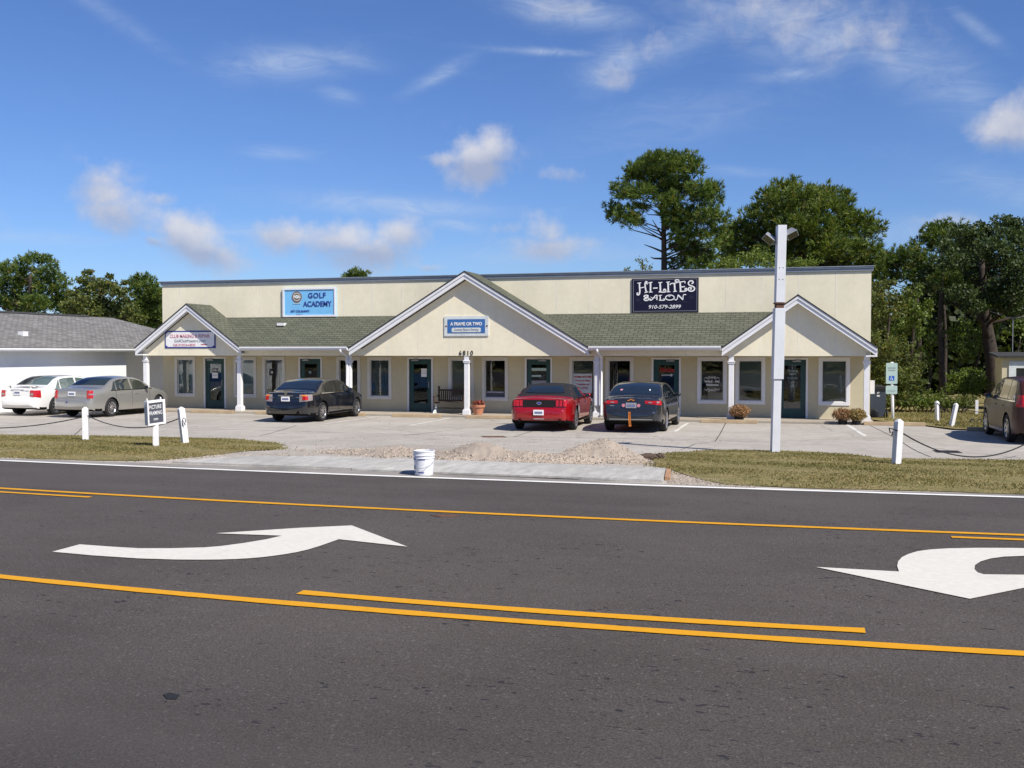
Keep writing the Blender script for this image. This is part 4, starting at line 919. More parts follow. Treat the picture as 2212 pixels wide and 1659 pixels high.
def disc(name, parent, x, y, z, rx, rz_, mat, th=.006):
    return MB().lathe([(.001, 0), (1, 0), (1, th), (.001, th)], 20, Matrix.Translation((x, y, z)) @ Matrix.Rotation(PI/2, 4, 'X') @ Matrix.Diagonal((rx, rz_, 1, 1))).build(name, mat, parent)
# black sedan
pb = m_paint('black_car_paint', (.007, .008, .012), 0, .12)
car, fn = make_car('black_sedan', 'black four-door sedan parked before the left half of the shop building', 'car', sp_sedan(paint=pb, W=1.80, wb=2.76, yr=1.05, plate=.79, pipes=[.45], belt_m='chrome',
    lamps=[('taillight', .50, .26, .72, .94, 'lens', dict(taper=.05)), ('taillight_bulb', .62, .06, .76, .88, 'tail', dict(off=.022)), ('turn_signal', .58, .02, .885, .93, 'amber', dict(off=.022))],
    panels=[('chrome_bar', -.27, .27, .885, .925, 'chrome'), ('nameplate', -.60, -.46, .83, .85, 'alloy'), ('nameplate', .38, .48, .84, .858, 'alloy')]))
yb = fn['yinv'](.95)-.02; disc('badge', car, 0, yb-.01, .975, .055, .05, 'chrome')
wheel_place(car, G(698, 909), R(.5), 1.80, 1.05)
# silver sedan
ps = m_paint('silver_car_paint', (.36, .355, .33), .55, .3)
car, fn = make_car('silver_sedan', 'silver-grey four-door sedan parked between the white sedan and the shops', 'car', sp_sedan(paint=ps, L=4.83, W=1.83, wb=2.79, yr=1.08, plate=.86, belt_m='well', spokes=10, clear=True, sill=ps,
    top=[(0, .60), (.03, .655), (.07, .68), (.085, .73), (.10, .96), (.14, 1.03), (.25, 1.06), (.70, 1.09), (.95, 1.19), (1.35, 1.37), (1.7, 1.445), (2.15, 1.46), (2.6, 1.43), (2.95, 1.34), (3.5, 1.05), (3.75, .99), (4.3, .87), (4.62, .75), (4.78, .62), (4.83, .5)], rearglass=(.86, 1.52),
    side=[(1.10, 1.36, .24, .06), (1.42, 2.24, .02, -.03), (2.31, 3.42, .0, -.45)],
    lamps=[('taillight', .62, .10, .70, .98, 'tail', dict(taper=.02)), ('reverse_lamp', .70, .0, .82, .87, 'lens', dict(off=.022, xend=.84))], panels=[('nameplate', .42, .52, .80, .82, 'alloy')]))
disc('sticker', car, -.15, -.02, .57, .035, .03, 'blueink')
wheel_place(car, G(242, 899), R(0), 1.83, 1.08)
# white sedan
pw = m_paint('white_car_paint', (.70, .70, .68), 0, .25)
car, fn = make_car('white_sedan', 'white four-door sedan with a boot spoiler, leftmost car beside the white wall', 'car', sp_sedan(paint=pw, L=4.8, W=1.80, wb=2.72, yr=1.05, plate=.86, belt_m='well', spokes=7, clear=True, handle='chrome',
    top=[(0, .58), (.03, .64), (.07, .66), (.085, .72), (.10, .96), (.14, 1.01), (.25, 1.04), (.62, 1.08), (.85, 1.18), (1.25, 1.38), (1.6, 1.46), (2.1, 1.48), (2.6, 1.45), (2.95, 1.36), (3.55, 1.07), (3.75, 1.0), (4.3, .87), (4.62, .75), (4.76, .62), (4.8, .5)],
    lamps=[('taillight', .55, .22, .70, .95, 'tail', dict(taper=-.06)), ('reverse_lamp', .58, .0, .76, .84, 'lens', dict(off=.022, xend=.70))], panels=[('chrome_bar', -.30, .30, .945, .975, 'galv'), ('nameplate', .34, .52, .935, .95, 'alloy'), ('nameplate', -.56, -.48, .93, .95, 'alloy')]))
m = MB(); m.grid([[(x, .16+.05*(x/.62)**2+dy, 1.115-.04*(x/.66)**4+dz) for x in np.linspace(-.68, .68, 15)] for dy, dz in ((0, 0), (.02, .018), (.16, .012), (.16, -.012), (.0, -.012), (0, 0))]); m.box((-.5, .2, 1.0), (-.45, .28, 1.10)); m.box((.45, .2, 1.0), (.5, .28, 1.10)); m.build('spoiler', pw, car, 'auto')
disc('badge', car, 0, .06, 1.0, .05, .035, 'chrome')
wheel_place(car, G(122, 895), R(0), 1.80, 1.05)
# red convertible
pr = m_paint('red_car_paint', (.32, .004, .008), .2, .2)
car, fn = make_car('red_convertible', 'metallic red convertible with black fabric roof parked right of the terracotta pot', 'car', sp_sedan(paint=pr, L=4.78, W=1.88, wb=2.72, yr=1.10, belt=.90, wr=.35, tum=.66, plate=.57, bumper_z=.66, pipes=[-.60, .62], spokes=10, rimf=.74, valance=.34,
    plan=[(0, .66), (.03, .76), (.08, .82), (.16, .88), (.3, .95), (.6, 1.0), (1.1, 1.02), (1.9, .97), (3.0, .975), (3.7, 1), (4.1, .97), (4.45, .88), (4.65, .76), (4.74, .62), (4.78, .48)],
    top=[(0, .62), (.03, .68), (.06, .70), (.075, .75), (.10, .93), (.14, .985), (.25, 1.0), (.72, 1.0), (.86, 1.07), (1.15, 1.24), (1.45, 1.345), (1.9, 1.385), (2.3, 1.37), (2.6, 1.29), (3.1, 1.02), (3.3, .965), (4.2, .88), (4.6, .76), (4.74, .64), (4.78, .5)],
    side=[(1.70, 2.75, .15, -.55)], rearglass=(.90, 1.26), windshield=(3.05, 2.5), ri=.12, soft=(.80, 2.5), seats=[2.2], handles=[1.8], shuts=[1.62, 2.9], mirror=2.7,
    lamps=[('taillight', x0, 0, .75, .93, 'tail', dict(xend=x0+.085, off=.024)) for x0 in (.50, .61, .72)]+[('lamp_surround', .47, .06, .73, .945, 'blackg', dict(off=.006))], panels=[('rear_panel', -.47, .47, .735, .94, 'blackg')]))
# glass sits over the canvas roof
for ch in car.children:
    if ch.name.startswith(('rear_window', 'side_window')): ch.location = (0, -.012 if 'rear' in ch.name else 0, .012 if 'rear' in ch.name else 0); ch.scale = (1.012, 1, 1)
disc('badge', car, 0, fn['yinv'](.84)-.035, .84, .075, .045, 'chrome'); disc('badge_face', car, 0, fn['yinv'](.84)-.043, .84, .06, .034, 'blueink')
MB().box((-.16, -.014, .36), (.16, .02, .40)).build('reverse_lamp', 'lens', car, bevel=.01)
wheel_place(car, (-6.64, 29.98), R(2.4), 1.88, 1.10)
# dark grey sedan
pg = m_paint('charcoal_car_paint', (.030, .034, .040), .5, .22)
car, fn = make_car('grey_sedan', 'dark grey sedan with orange ribbon and stickers on its tail', 'car', sp_sedan(paint=pg, L=4.9, W=1.83, wb=2.83, yr=1.08, plate=.80, plate_blue=True, rimf=.74, wr=.34, valance=.36,
    lamps=[('taillight', .40, .22, .83, .935, 'tail', dict(taper=-.05)), ('reverse_lamp', .50, 0, .87, .905, 'lens', dict(off=.022, xend=.60)), ('reverse_lamp', .74, 0, .875, .915, 'lens', dict(off=.022, xend=.82))],
    panels=[('nameplate', -.66, -.50, .955, .97, 'alloy'), ('nameplate', -.62, -.50, .78, .795, 'grey')]))
MB().prism([(-.11, 0, .93), (-.04, 0, .935), (-.03, 0, .96), (.04, 0, .96), (.03, 0, .935), (.11, 0, .94), (.10, 0, .965), (.04, 0, .965), (.03, 0, .985), (-.04, 0, .985), (-.03, 0, .96), (-.10, 0, .955)], (0, .01, 0)).build('badge', 'amber', car).location = (0, .055, 0)
for x in (-.22, .22): disc('sticker', car, x, fn['yinv'](.8)-.03, .80, .05, .05, 'pink')
m = MB(); m.grid([[(-.02+.01*math.sin(z*9)+dx, -.03-.008*math.sin(z*22), z) for z in np.linspace(.62, .2, 14)] for dx in (-.035, .035)]); m.build('ribbon', 'orange', car)
m = MB(); m.grid([[(-.01+.01*math.sin(z*9)+.012*math.sin(z*110)+dx, -.036-.008*math.sin(z*22), z) for z in np.linspace(.60, .24, 40)] for dx in (-.006, .006)]); m.build('ribbon_lettering', 'black', car)
for i, (x, w_, mt) in enumerate([(-.42, .10, 'pink'), (0, .13, 'white'), (.38, .10, 'white')]):
    yy = .98; z_ = fn['zt'](yy)-.02; sl_ = math.atan2(fn['zt'](yy+.05)-fn['zt'](yy), .05)
    MB().box((-w_/2, -.05, 0), (w_/2, .03, .003)).build('window_sticker', mt, car); q = bpy.data.objects[-1] if False else None
for ch in [c for c in car.children if c.name.startswith('window_sticker')]:
    k = [c for c in car.children if c.name.startswith('window_sticker')].index(ch); ch.location = ((-.42, 0, .38)[k], .99, fn['zt'](.99)+.004-(.012 if k != 1 else 0)); ch.rotation_euler = (sl_, 0, 0)
MB().box((-.62, -.012, .395), (.62, .0, .41)).build('chrome_strip', 'chrome', car)
wheel_place(car, G(1440, 930), R(0), 1.83, 1.08)
# maroon SUV
pm = m_paint('maroon_car_paint', (.050, .016, .012), .0, .28); pm.node_tree.nodes['Principled BSDF'].inputs['Coat Weight'].default_value = .0; pm.node_tree.nodes['Principled BSDF'].inputs['Specular IOR Level'].default_value = .4
car, fn = make_car('maroon_suv', 'maroon suv cut off by the right edge of the picture', 'suv', sp_sedan(paint=pm, L=4.7, W=1.90, belt=1.06, wr=.365, wb=2.62, yr=1.02, tum=.77, plate=.9, spokes=6, belt_m='chrome', sill='alloy', clear=True,
    top=[(0, .62), (.03, .68), (.07, .72), (.085, .95), (.12, 1.1), (.3, 1.42), (.5, 1.62), (.8, 1.69), (1.6, 1.72), (2.4, 1.69), (2.75, 1.60), (3.45, 1.19), (3.65, 1.12), (4.2, 1.02), (4.5, .90), (4.66, .74), (4.7, .55)],
    side=[(.45, 1.15, .25, 0), (1.21, 2.12, 0, -.02), (2.19, 3.36, 0, -.55)], rearglass=(.16, .42), windshield=(3.38, 2.66), mirror=2.95, handles=[1.5, 2.4], shuts=[1.18, 2.15, 3.2], seats=[2.5, 1.5],
    lamps=[('taillight', .62, .2, .95, 1.25, 'tail', {})]))
wheel_place(car, G(2174, 953), R(2), 1.90, 1.02, -1)

# ------------------------------------------------------------ street furniture and small things
def post(name, base, topp, w, label, group=None, mat='post', capm='trim', cat='post', tw=0):
    b = Vector(base); t = empty(name, b, 0, label, cat, group); d = Vector(topp)-b; h = d.length
    rot = d.normalized().to_track_quat('Z', 'Y').to_matrix().to_4x4() @ Matrix.Rotation(R(tw), 4, 'Z')
    m = MB(); m.box((-w/2, -w/2, -.25), (w/2, w/2, h-.05), M=rot)
    a = h-.05; m2 = MB(); c4 = [rot @ Vector(p) for p in ((-w/2, -w/2, a), (w/2, -w/2, a), (w/2, w/2, a), (-w/2, w/2, a))]; ap = [rot @ Vector((p[0]*w*.14, p[1]*w*.14, h)) for p in ((-1, -1), (1, -1), (1, 1), (-1, 1))]
    i = 0
    m2.v = [tuple(p) for p in c4+ap]; m2.f = [(0, 1, 5, 4), (1, 2, 6, 5), (2, 3, 7, 6), (3, 0, 4, 7), (4, 5, 6, 7)]; m2.mi = [0]*5; m2.uv = [None]*5
    m.build('shaft', mat, t, bevel=.006); m2.build('post_cap', capm, t); return t
def up(px, h_px, base_px):     # a point above a ground point: same depth, height from the picture
    g = G(*base_px); d = ray(*px); c = Vector((-math.sin(TH), math.cos(TH), 0)); k = g.dot(c)/d.dot(c); return Vector((0, 0, HC))+d*k
GP = 'white posts strung with rope along the car park'
pA, pAt = G(185, 951), up((184, 879), 0, (185, 951)); post('rope_post', pA, pAt, .135, 'upright white post with rope, left of the picture framing sign', GP, tw=16)
pB, pBt = G(400, 958), up((390.5, 879), 0, (400, 958)); post('rope_post', pB, pBt, .135, 'white post leaning left, just right of the picture framing sign', GP, tw=40)
pC, pCt = G(1936, 1003), up((1942, 905), 0, (1936, 1003)); post('rope_post', pC, pCt, .125, 'weathered white post on the right grass verge near the road', GP, tw=16)
pD, pDt = G(2025, 910), up((2024, 866), 0, (2025, 910)); post('rope_post', pD, pDt, .11, 'upright white post on the lawn right of the disabled parking sign', GP, tw=16)
pE, pEt = G(2055, 922), up((2066, 871), 0, (2055, 922)); post('rope_post', pE, pEt, .11, 'white post leaning right on the lawn beside the maroon suv', GP, tw=16)
def rope(a, b, sag, label, r=.012, extra=None):
    a, b = Vector(a), Vector(b); pts = [a.lerp(b, k/24)-Vector((0, 0, sag*4*(k/24)*(1-k/24))) for k in range(25)]
    m = MB(); m.tube(pts, r, 6)
    if extra: m.tube(extra, r*.9, 6)
    o = m.build('rope', 'rope', None, True); tag(o, label, 'rope', 'ropes slung between the white posts')
def on(pa, pt, z): k = (z-pa[2])/(pt[2]-pa[2]); return pa.lerp(pt, k)
y_ = 903; a = up((178, 901), 0, (185, 951)); rope(a+Vector((-6.2, -.2, .10)), a, .36, 'dark rope sagging left from the upright post at the left edge')
b = up((391, 902), 0, (400, 958)); rope(a+Vector((.13, 0, .04)), b, .26, 'dark rope passing behind the picture framing sign')
m = MB(); c_ = up((398, 908), 0, (400, 958)); d_ = Vector((.05, -.09, 0)); m.tube([c_+d_+Vector((x, 0, z)) for x, z in ((-.03, -.12), (-.04, 0), (-.01, .06), (.04, .04), (.05, -.02), (.02, -.06), (.04, -.1))], .009, 6); o = m.build('rope_end', 'rope', None, True); tag(o, 'short black rope end tied in a hook on the leaning left post', 'rope')
a = up((1941, 930), 0, (1936, 1003)); b = up((2240, 944), 0, (2212, 985)); rope(a, b, .46, 'thick dark rope hanging from the right verge post to the right edge', .014)
m = MB(); m.tube([a+Vector((x, -.1, z)) for x, z in ((-.02, .0), (-.10, .03), (-.17, .05), (-.15, -.04), (-.11, -.01), (-.12, -.09))], .014, 6); tag(m.build('rope_knot', 'rope', None, True), 'black rope knot on the side of the right verge post', 'rope')
a = on(pD, pDt, .62); b = on(pE, pEt, .62); rope(a, b, .16, 'thin dark rope between the two white posts on the lawn', .014, [a, a+Vector((.12, -.05, -.12)), a+Vector((.15, -.06, -.5))]); rope(b, b+Vector((2.4, .8, -.05)), .18, 'thin rope running from the leaning lawn post behind the suv', .012)
m = MB(); g = G(2080, 918); m.tube([g+Vector((x, 0, z)) for x, z in ((-.5, .03), (-.3, .04), (-.1, .02))], .03, 6); m.tube([G(2093+k*3.6, 914)+Vector((0, 0, abs(math.sin(k*.75))*.13)) for k in range(9)], .022, 6); tag(m.build('hose', 'rope', None, True), 'short black hose pieces lying by the leaning lawn post', 'hose')
# changeable letter sign
bs = G(337, 964); t = empty('letter_board', bs, 0, 'tilted white-framed dark board reading picture framing open, on a short post', 'sign')
MB().box((-.06, -.06, -.25), (.06, .06, .50), M=Matrix.Rotation(R(30), 4, 'Z')).build('post', 'post', t, bevel=.006)
Rt = Matrix.Translation((.03, -.03, .73)) @ Matrix.Rotation(R(71), 4, 'Z') @ Matrix.Rotation(R(-4), 4, 'Y') @ Matrix.Diagonal((.74, .9, .86, 1)) @ Matrix.Rotation(R(2), 4, 'X')
sb = empty('x'); bpy.data.objects.remove(sb)
def rb(a_, b_): 
    return MB().box(a_, b_, M=Rt)
rb((-.27, .0, -.30), (.27, .14, .30)).build('box', 'wearwhite', t, bevel=.006)
m = MB()
for a_, b_ in (((-.30, -.03, .25), (.30, .0, .31)), ((-.30, -.03, -.31), (.30, .0, -.26)), ((-.30, -.03, -.26), (-.255, .0, .25)), ((.22, -.03, -.26), (.30, .0, .25))): m.box(a_, b_, M=Rt)
m.build('frame', 'trim', t, bevel=.004); rb((-.255, -.012, -.26), (.22, -.003, .25)).build('face', 'fgrey', t)
RR = Rt @ Matrix.Identity(4)
for s_, sz, z in (('PICTURE', .135, .10), ('FRAMING', .135, -.05), ('OPEN', .075, -.19)): text(s_, sz, 'white', t, (0, 0, 0), bold=.001, ext=.001, sx=.74, spacing=1.08, rot=RR @ Matrix.Translation((-.03, -.018, z)))
m = MB(); m.lathe([(0.001, 0), (.02, 0), (.02, .06), (.001, .07)], 8, Rt @ Matrix.Translation((-.24, .05, .30))); m.build('bolt', 'trim', t); m = MB(); m.lathe([(0.001, 0), (.02, 0), (.02, .06), (.001, .07)], 8, Rt @ Matrix.Translation((.22, .05, .30))); m.build('bolt', 'trim', t)
# tall pole with floodlights
bp = G(1674, 977); zz = lambda y: up((1680, y), 0, (1674, 977)).z-bp.z
t = empty('light_pole', bp, 0, 'tall white boxed pole with two floodlights on the right verge', 'pole'); lean = lambda z: (.018*z, 0, z)
rz16 = Matrix.Rotation(R(16), 4, 'Z')
def seg(n_, w, d, z0, z1, mat, dx=0):
    m = MB(); o0 = .018*z0+dx; o1 = .018*z1+dx; c = [(-w/2, -d/2), (w/2, -d/2), (w/2, d/2), (-w/2, d/2)]
    m.v = [tuple(rz16 @ Vector((x+o, y, z))) for z, o in ((z0, o0), (z1, o1)) for x, y in c]; m.f = [(3, 2, 1, 0), (4, 5, 6, 7), (0, 1, 5, 4), (1, 2, 6, 5), (2, 3, 7, 6), (3, 0, 4, 7)]; m.mi = [0]*6; m.uv = [None]*6
    return m.build(n_, mat, t, bevel=.006)
seg('lower_post', .175, .175, -.3, zz(818), 'pole'); seg('sleeve', .225, .225, zz(819), zz(666), 'pole', .01); seg('steel_neck', .17, .17, zz(666), zz(654), 'rust', .01); seg('flange', .22, .22, zz(656.5), zz(654), 'rust', .01); seg('upper_post', .195, .195, zz(653.5), zz(487), 'pole', .012)
MB().box((.17, -.02, zz(706)), (.19, .05, zz(672)), M=rz16).build('conduit', 'black', t)
for zb_ in (603, 612.5, 575, 578): pass
m = MB()
for z_ in (zz(579), zz(604)):
    for x in (-.03, .05): m.lathe([(.001, 0), (.012, 0), (.01, .006), (.001, .008)], 6, rz16 @ Matrix.Translation((x+.018*z_, -.0985, z_)) @ Matrix.Rotation(PI/2, 4, 'X'))
m.build('bolt', 'rust', t)
for s_, zc, ang in ((-1, zz(515), 38), (1, zz(505), -28)):
    Mx = rz16 @ Matrix.Translation((s_*.25+.018*zc, .08, zc)) @ Matrix.Rotation(R(ang), 4, 'Y') @ Matrix.Rotation(R(25), 4, 'X')
    m = MB(); m.prism([Mx @ Vector(p) for p in ((-.13, -.10, -.07), (.13, -.10, -.07), (.10, .10, -.05), (-.10, .10, -.05))], Mx.to_3x3() @ Vector((0, 0, .15))); f = m.build('floodlight', 'galv', t, bevel=.01)
    MB().box((-.115, -.112, -.055), (.115, -.102, .07), M=Mx).build('lens', 'cglass', f)
    MB().tube([rz16 @ Vector((s_*.09+.018*zc, .06, zc-.1)), rz16 @ Vector((s_*.19+.018*zc, .06, zc-.12)), rz16 @ Vector((s_*.22+.018*zc, .07, zc-.02))], .02, 6).build('bracket', 'galv', f)
# disabled parking sign
bh = G(1929, 907); t = empty('parking_sign', bh, 0, 'disabled parking sign with wheelchair symbol on a white post beside the bin', 'sign'); Z0 = bh.z
zt_ = lambda y: up((1925, y), 0, (1929, 907)).z-Z0
MB().tube([(0, .02, -.2), (-.02, .02, .5), (-.055, .02, zt_(782)+.0)], .052, 8).build('post', 'post', t, True)
def plate(z0, z1, w, nme):
    m = MB(); r_ = .03; pts = []
    for cx, cz, a0 in ((w/2-r_, z1-r_, 0), (-w/2+r_, z1-r_, 90), (-w/2+r_, z0+r_, 180), (w/2-r_, z0+r_, 270)):
        for k in range(4): a = R(a0+30*k); pts.append((cx+r_*math.cos(a)-.06, -.045, cz+r_*math.sin(a)))
    m.prism(pts, (0, .008, 0)); return m.build(nme, 'teal', t)
p1 = plate(zt_(829), zt_(784), .37, 'upper_plate'); p2 = plate(zt_(851), zt_(833), .37, 'lower_plate')
zc = zt_(817); MB().box((-.145, -.05, zc-.08), (.025, -.046, zc+.08)).build('symbol_field', 'signblue', p1)
m = MB(); ribbon(m, [(-.075, zc+.045), (-.072, zc+.0), (-.04, zc-.0), (-.03, zc-.045), (-.015, zc-.04)], .014, -.053); ribbon(m, [(-.085, zc+.01), (-.105, zc-.02), (-.09, zc-.055), (-.055, zc-.055), (-.04, zc-.03)], .011, -.054); m.lathe([(.001, 0), (.012, 0)], 8, Matrix.Translation((-.076, -.053, zc+.06)) @ Matrix.Rotation(PI/2, 4, 'X'))
m.f = [f if (Vector(m.v[f[1]])-Vector(m.v[f[0]])).cross(Vector(m.v[f[2]])-Vector(m.v[f[0]])).y < 0 else f[::-1] for f in m.f]; m.build('wheelchair_symbol', 'white', p1)
text('RESERVED', .055, 'grey', p1, (-.06, -.05, zt_(796)), ext=.001); text('PARKING', .055, 'grey', p1, (-.06, -.05, zt_(801)), ext=.001); text('MAX PENALTY', .04, 'grey', p2, (-.06, -.05, zt_(845)), ext=.001)
# wheelie bin
bb = G(1895, 899); bb = Vector((3.0, 38.3, -.0)); bpx = P(1896, 860, 38.3); bb.x = bpx.x; t = empty('wheelie_bin', bb, 0, 'blue-grey wheeled rubbish bin with black lid at the right end of the shops', 'bin')
m = MB(); a4 = [(-.27, -.3), (.27, -.3), (.27, .3), (-.27, .3)]; rings = [(z, k) for z, k in ((.05, .86), (.5, .93), (.98, 1.0), (1.02, 1.06), (1.06, 1.06))]
m.grid([[(x*k, y*k, z) for x, y in a4+[a4[0]]] for z, k in rings]); m.build('body', 'binblue', t, bevel=.0)
m = MB(); m.grid([[(x, y, 1.06+.10*math.cos((x)/.31*1.3)*(1 if abs(y) < .3 else .55)-(0 if k else .02)) for x in np.linspace(-.31, .31, 9)] for k, y in enumerate(np.linspace(-.34, .36, 7))]); m.box((-.31, -.35, 1.02), (.31, .37, 1.10)); m.build('lid', 'black', t, False)
for s_ in (-1, 1):
    m = MB().lathe([(.07, 0), (.14, 0), (.15, .02), (.14, .05), (.07, .05)], 20, Matrix.Translation((s_*.27-.0, -.2, .15)) @ Matrix.Rotation(PI/2*s_, 4, 'Y') @ Matrix.Rotation(0, 4, 'X')); w_ = m.build('wheel', 'black', t, True)
m = MB().lathe([(.11, 0), (.16, .0), (.165, .03), (.11, .04)], 20, Matrix.Translation((-.13, -.30, .17)) @ Matrix.Rotation(PI/2, 4, 'X')); w_ = m.build('wheel', 'black', t, True); m = MB()
for k in range(5): a = k*2*PI/5; m.box((-.012, -.325, 0), (.012, -.31, .12), M=Matrix.Translation((-.13, 0, .17)) @ Matrix.Rotation(a, 4, 'Y'))
m.build('spokes', 'black', w_)
m = MB(); ribbon(m, [(.03*math.cos(a)+.0, .88+.035*math.sin(a)) for a in np.linspace(0, 5, 8)], .016, -.305); m.box((-.05, -.303, .76), (.05, -.299, .80)); m.f = [f if len(f) > 4 or (Vector(m.v[f[1]])-Vector(m.v[f[0]])).cross(Vector(m.v[f[2]])-Vector(m.v[f[0]])).y < 0 or i >= 28 else f[::-1] for i, f in enumerate(m.f)]; m.build('emblem', 'white', t)
# wheel stops
ws = None
for i, (x0, x1, y, lab) in enumerate([(419, 507, 886, 'concrete wheel stop right of the picture framing sign, before the leftmost door'), (345, 377, 883, 'concrete wheel stop half hidden by the front of the silver sedan'), (553, 640, 890, 'concrete wheel stop hidden mostly by the tail of the black sedan'), (700, 790, 893, 'concrete wheel stop poking out right of the black sedan'), (841, 948, 896, 'concrete wheel stop before the door left of the bench'), (997, 1107, 900, 'concrete wheel stop before the terracotta pot'), (1150, 1255, 903, 'concrete wheel stop under the red convertible'), (1345, 1450, 906, 'concrete wheel stop under the dark grey sedan'), (1513, 1633, 909, 'concrete wheel stop before the bushy plant at the sixth column'), (1866, 1997, 913, 'concrete wheel stop before the disabled parking sign'), (2095, 2230, 926, 'concrete wheel stop under the maroon suv')]):
    g0, g1 = G(x0, y+5), G(x1, y+5); L_ = 1.85
    if ws is None:
        m = MB(); m.prism([(-L_/2, -.09, 0), (-L_/2, .09, 0), (-L_/2, .065, .12), (-L_/2, -.065, .12)], (L_, 0, 0)); ws = m.build('wheel_stop', 'stop', None, bevel=.018); o = ws
    else: o = ws.copy(); COL.objects.link(o)
    mid = (g0+g1)/2; 
    if x0 in (345,): mid.x = g1.x-L_/2
    if x0 == 700: mid.x = g1.x-L_/2
    o.location = (mid.x, min(max(mid.y, 34.2), 34.35) if x0 < 1860 else mid.y, -.022); o.rotation_euler = (0, 0, R(random.uniform(-.8, .8))); tag(o, lab, 'wheel stop', 'concrete wheel stops in the parking bays')
# bench
g = P(974, 886, 35.75); t = empty('bench', (g.x, 35.75, .05), 0, 'dark slatted wooden glider bench against the wall under the middle gable', 'bench')
for i in range(4): MB().box((-.56, -.24+i*.115, .42), (.56, -.15+i*.115, .445)).build('seat_slat', 'wgrey', t)
m = MB(); 
for x in np.linspace(-.50, .50, 13): m.box((x-.022, .24, .50), (x+.022, .258, .86), M=Matrix.Rotation(R(-8), 4, 'X'))
m.box((-.58, .225, .86), (.58, .27, .92), M=Matrix.Rotation(R(-8), 4, 'X')); m.box((-.58, .23, .48), (.58, .262, .53), M=Matrix.Rotation(R(-8), 4, 'X')); m.build('backrest', 'wgrey', t)
for s_ in (-1, 1):
    m = MB(); x0, x1 = (s_*.58-.03, s_*.58+.03); m.box((x0, -.27, .62), (x1, .32, .655)); m.box((x0, -.24, .40), (x1, -.19, .62)); m.box((x0, .28, .40), (x1, .33, 1.0)); m.box((x0, -.27, .36), (x1, .33, .41)); m.build('armrest', 'wgrey', t)
    m = MB(); m.prism([(x0, -.30, 0), (x0, .34, 0), (x0, .26, .07), (x0, .05, .16), (x0, .05, .36), (x0, -.03, .36), (x0, -.03, .16), (x0, -.24, .07)], (.06, 0, 0)); m.build('leg', 'wearwhite' if s_ else 'wgrey', t)
MB().box((-.55, -.03, .17), (.55, .03, .21)).build('stretcher', 'wgrey', t)
# terracotta pot with flowers
def leaves(name, pts, size, mat, parent=None, up=0., aspect=.45, seed=0, k=1):
    rg = np.random.default_rng(seed+5); pts = np.asarray(pts, float); n = len(pts); d = rg.normal(size=(n, 3)); d[:, 2] += up; d /= np.linalg.norm(d, axis=1)[:, None]
    e = rg.normal(size=(n, 3)); e = np.cross(d, e); e /= np.linalg.norm(e, axis=1)[:, None]; s_ = size*(.6+.8*rg.random(n))[:, None]
    a = pts; b = pts+d*s_*.5+e*s_*aspect; c = pts+d*s_; f = pts+d*s_*.5-e*s_*aspect
    return quads(name, np.stack([a, b, c, f], 1), np.repeat(rg.random(n), 1), mat, parent)
def quads(name, Q, var, mat, parent=None):
    n = len(Q); k = Q.shape[1]; me = bpy.data.meshes.new(name); me.vertices.add(n*k); me.vertices.foreach_set('co', Q.reshape(-1).astype(np.float32)); me.loops.add(n*k); me.loops.foreach_set('vertex_index', np.arange(n*k, dtype=np.int32)); me.polygons.add(n)
    me.polygons.foreach_set('loop_start', np.arange(0, n*k, k, dtype=np.int32)); me.update(calc_edges=True)
    at = me.attributes.new('var', 'FLOAT', 'FACE'); at.data.foreach_set('value', var.astype(np.float32)); me.materials.append(MT[mat] if isinstance(mat, str) else mat)
    o = bpy.data.objects.new(name, me); COL.objects.link(o); o.parent = parent; return o
MT['petal'] = m_leaf('flower_leaves', (.16, .12, .05), (.34, .05, .06)); MT['bushy'] = m_leaf('dry_bush_leaves', (.22, .14, .07), (.42, .25, .14), (.45, .18, .12)); MT['bushy2'] = m_leaf('olive_bush_leaves', (.20, .15, .06), (.38, .28, .12))
def cloud(n, c, r, seed, shell=.5):
    rg = np.random.default_rng(seed); d = rg.normal(size=(n, 3)); d /= np.linalg.norm(d, axis=1)[:, None]; rr = (shell+(1-shell)*rg.random(n))[:, None]; return np.array(c)+d*rr*np.array(r)
g = P(1033, 890, 35.25); t = empty('flower_pot', (g.x, 35.25, .05), 0, 'terracotta pot of small red flowers beside the middle column', 'plant pot')
MB().lathe([(.001, 0), (.16, 0), (.22, .27), (.25, .27), (.26, .36), (.235, .36), (.23, .32), (.001, .31)], 28).build('pot', 'terra', t, 'auto'); leaves('flowers', cloud(420, (0, 0, .40), (.22, .2, .11), 3, 0), .07, 'petal', t, .8)
def bush(px, Y, r, label, mat, seed, potm='black'):
    g = P(px[0], px[1], Y); t = empty('potted_bush', (g.x, Y, .0 if Y < 34.6 else .05), 0, label, 'bush', 'dry bushes in pots before the shops')
    MB().lathe([(.001, 0), (r*.38, 0), (r*.46, .16), (r*.4, .16), (.001, .14)], 20).build('pot', potm, t, 'auto')
    m = MB(); rg = random.Random(seed)
    for k in range(46):
        a = rg.uniform(0, 2*PI); e = rg.uniform(.1, 1.3); d = Vector((math.cos(a)*math.cos(e), math.sin(a)*math.cos(e), math.sin(e)*1.0)); q = Vector((0, 0, .2)); m.tube([q, q+d*r*.6+Vector((0, 0, .03)), q+d*r*1.05], [.007, .005, .002], 4)
    m.build('twigs', 'wgrey', t); P_ = cloud(2600, (0, 0, .30), (r, r, r*.62), seed, .25); P_[:, 2] = np.maximum(P_[:, 2], .12); leaves('foliage', P_, .055, mat, t, .4, .3, seed)
bush((1597, 903), 34.75, .36, 'round brownish dry bush at the foot of the sixth column', 'bushy', 31)
bush((1820, 911), 34.55, .33, 'reddish dry bush, left one of the two before the rightmost window', 'bushy', 32)
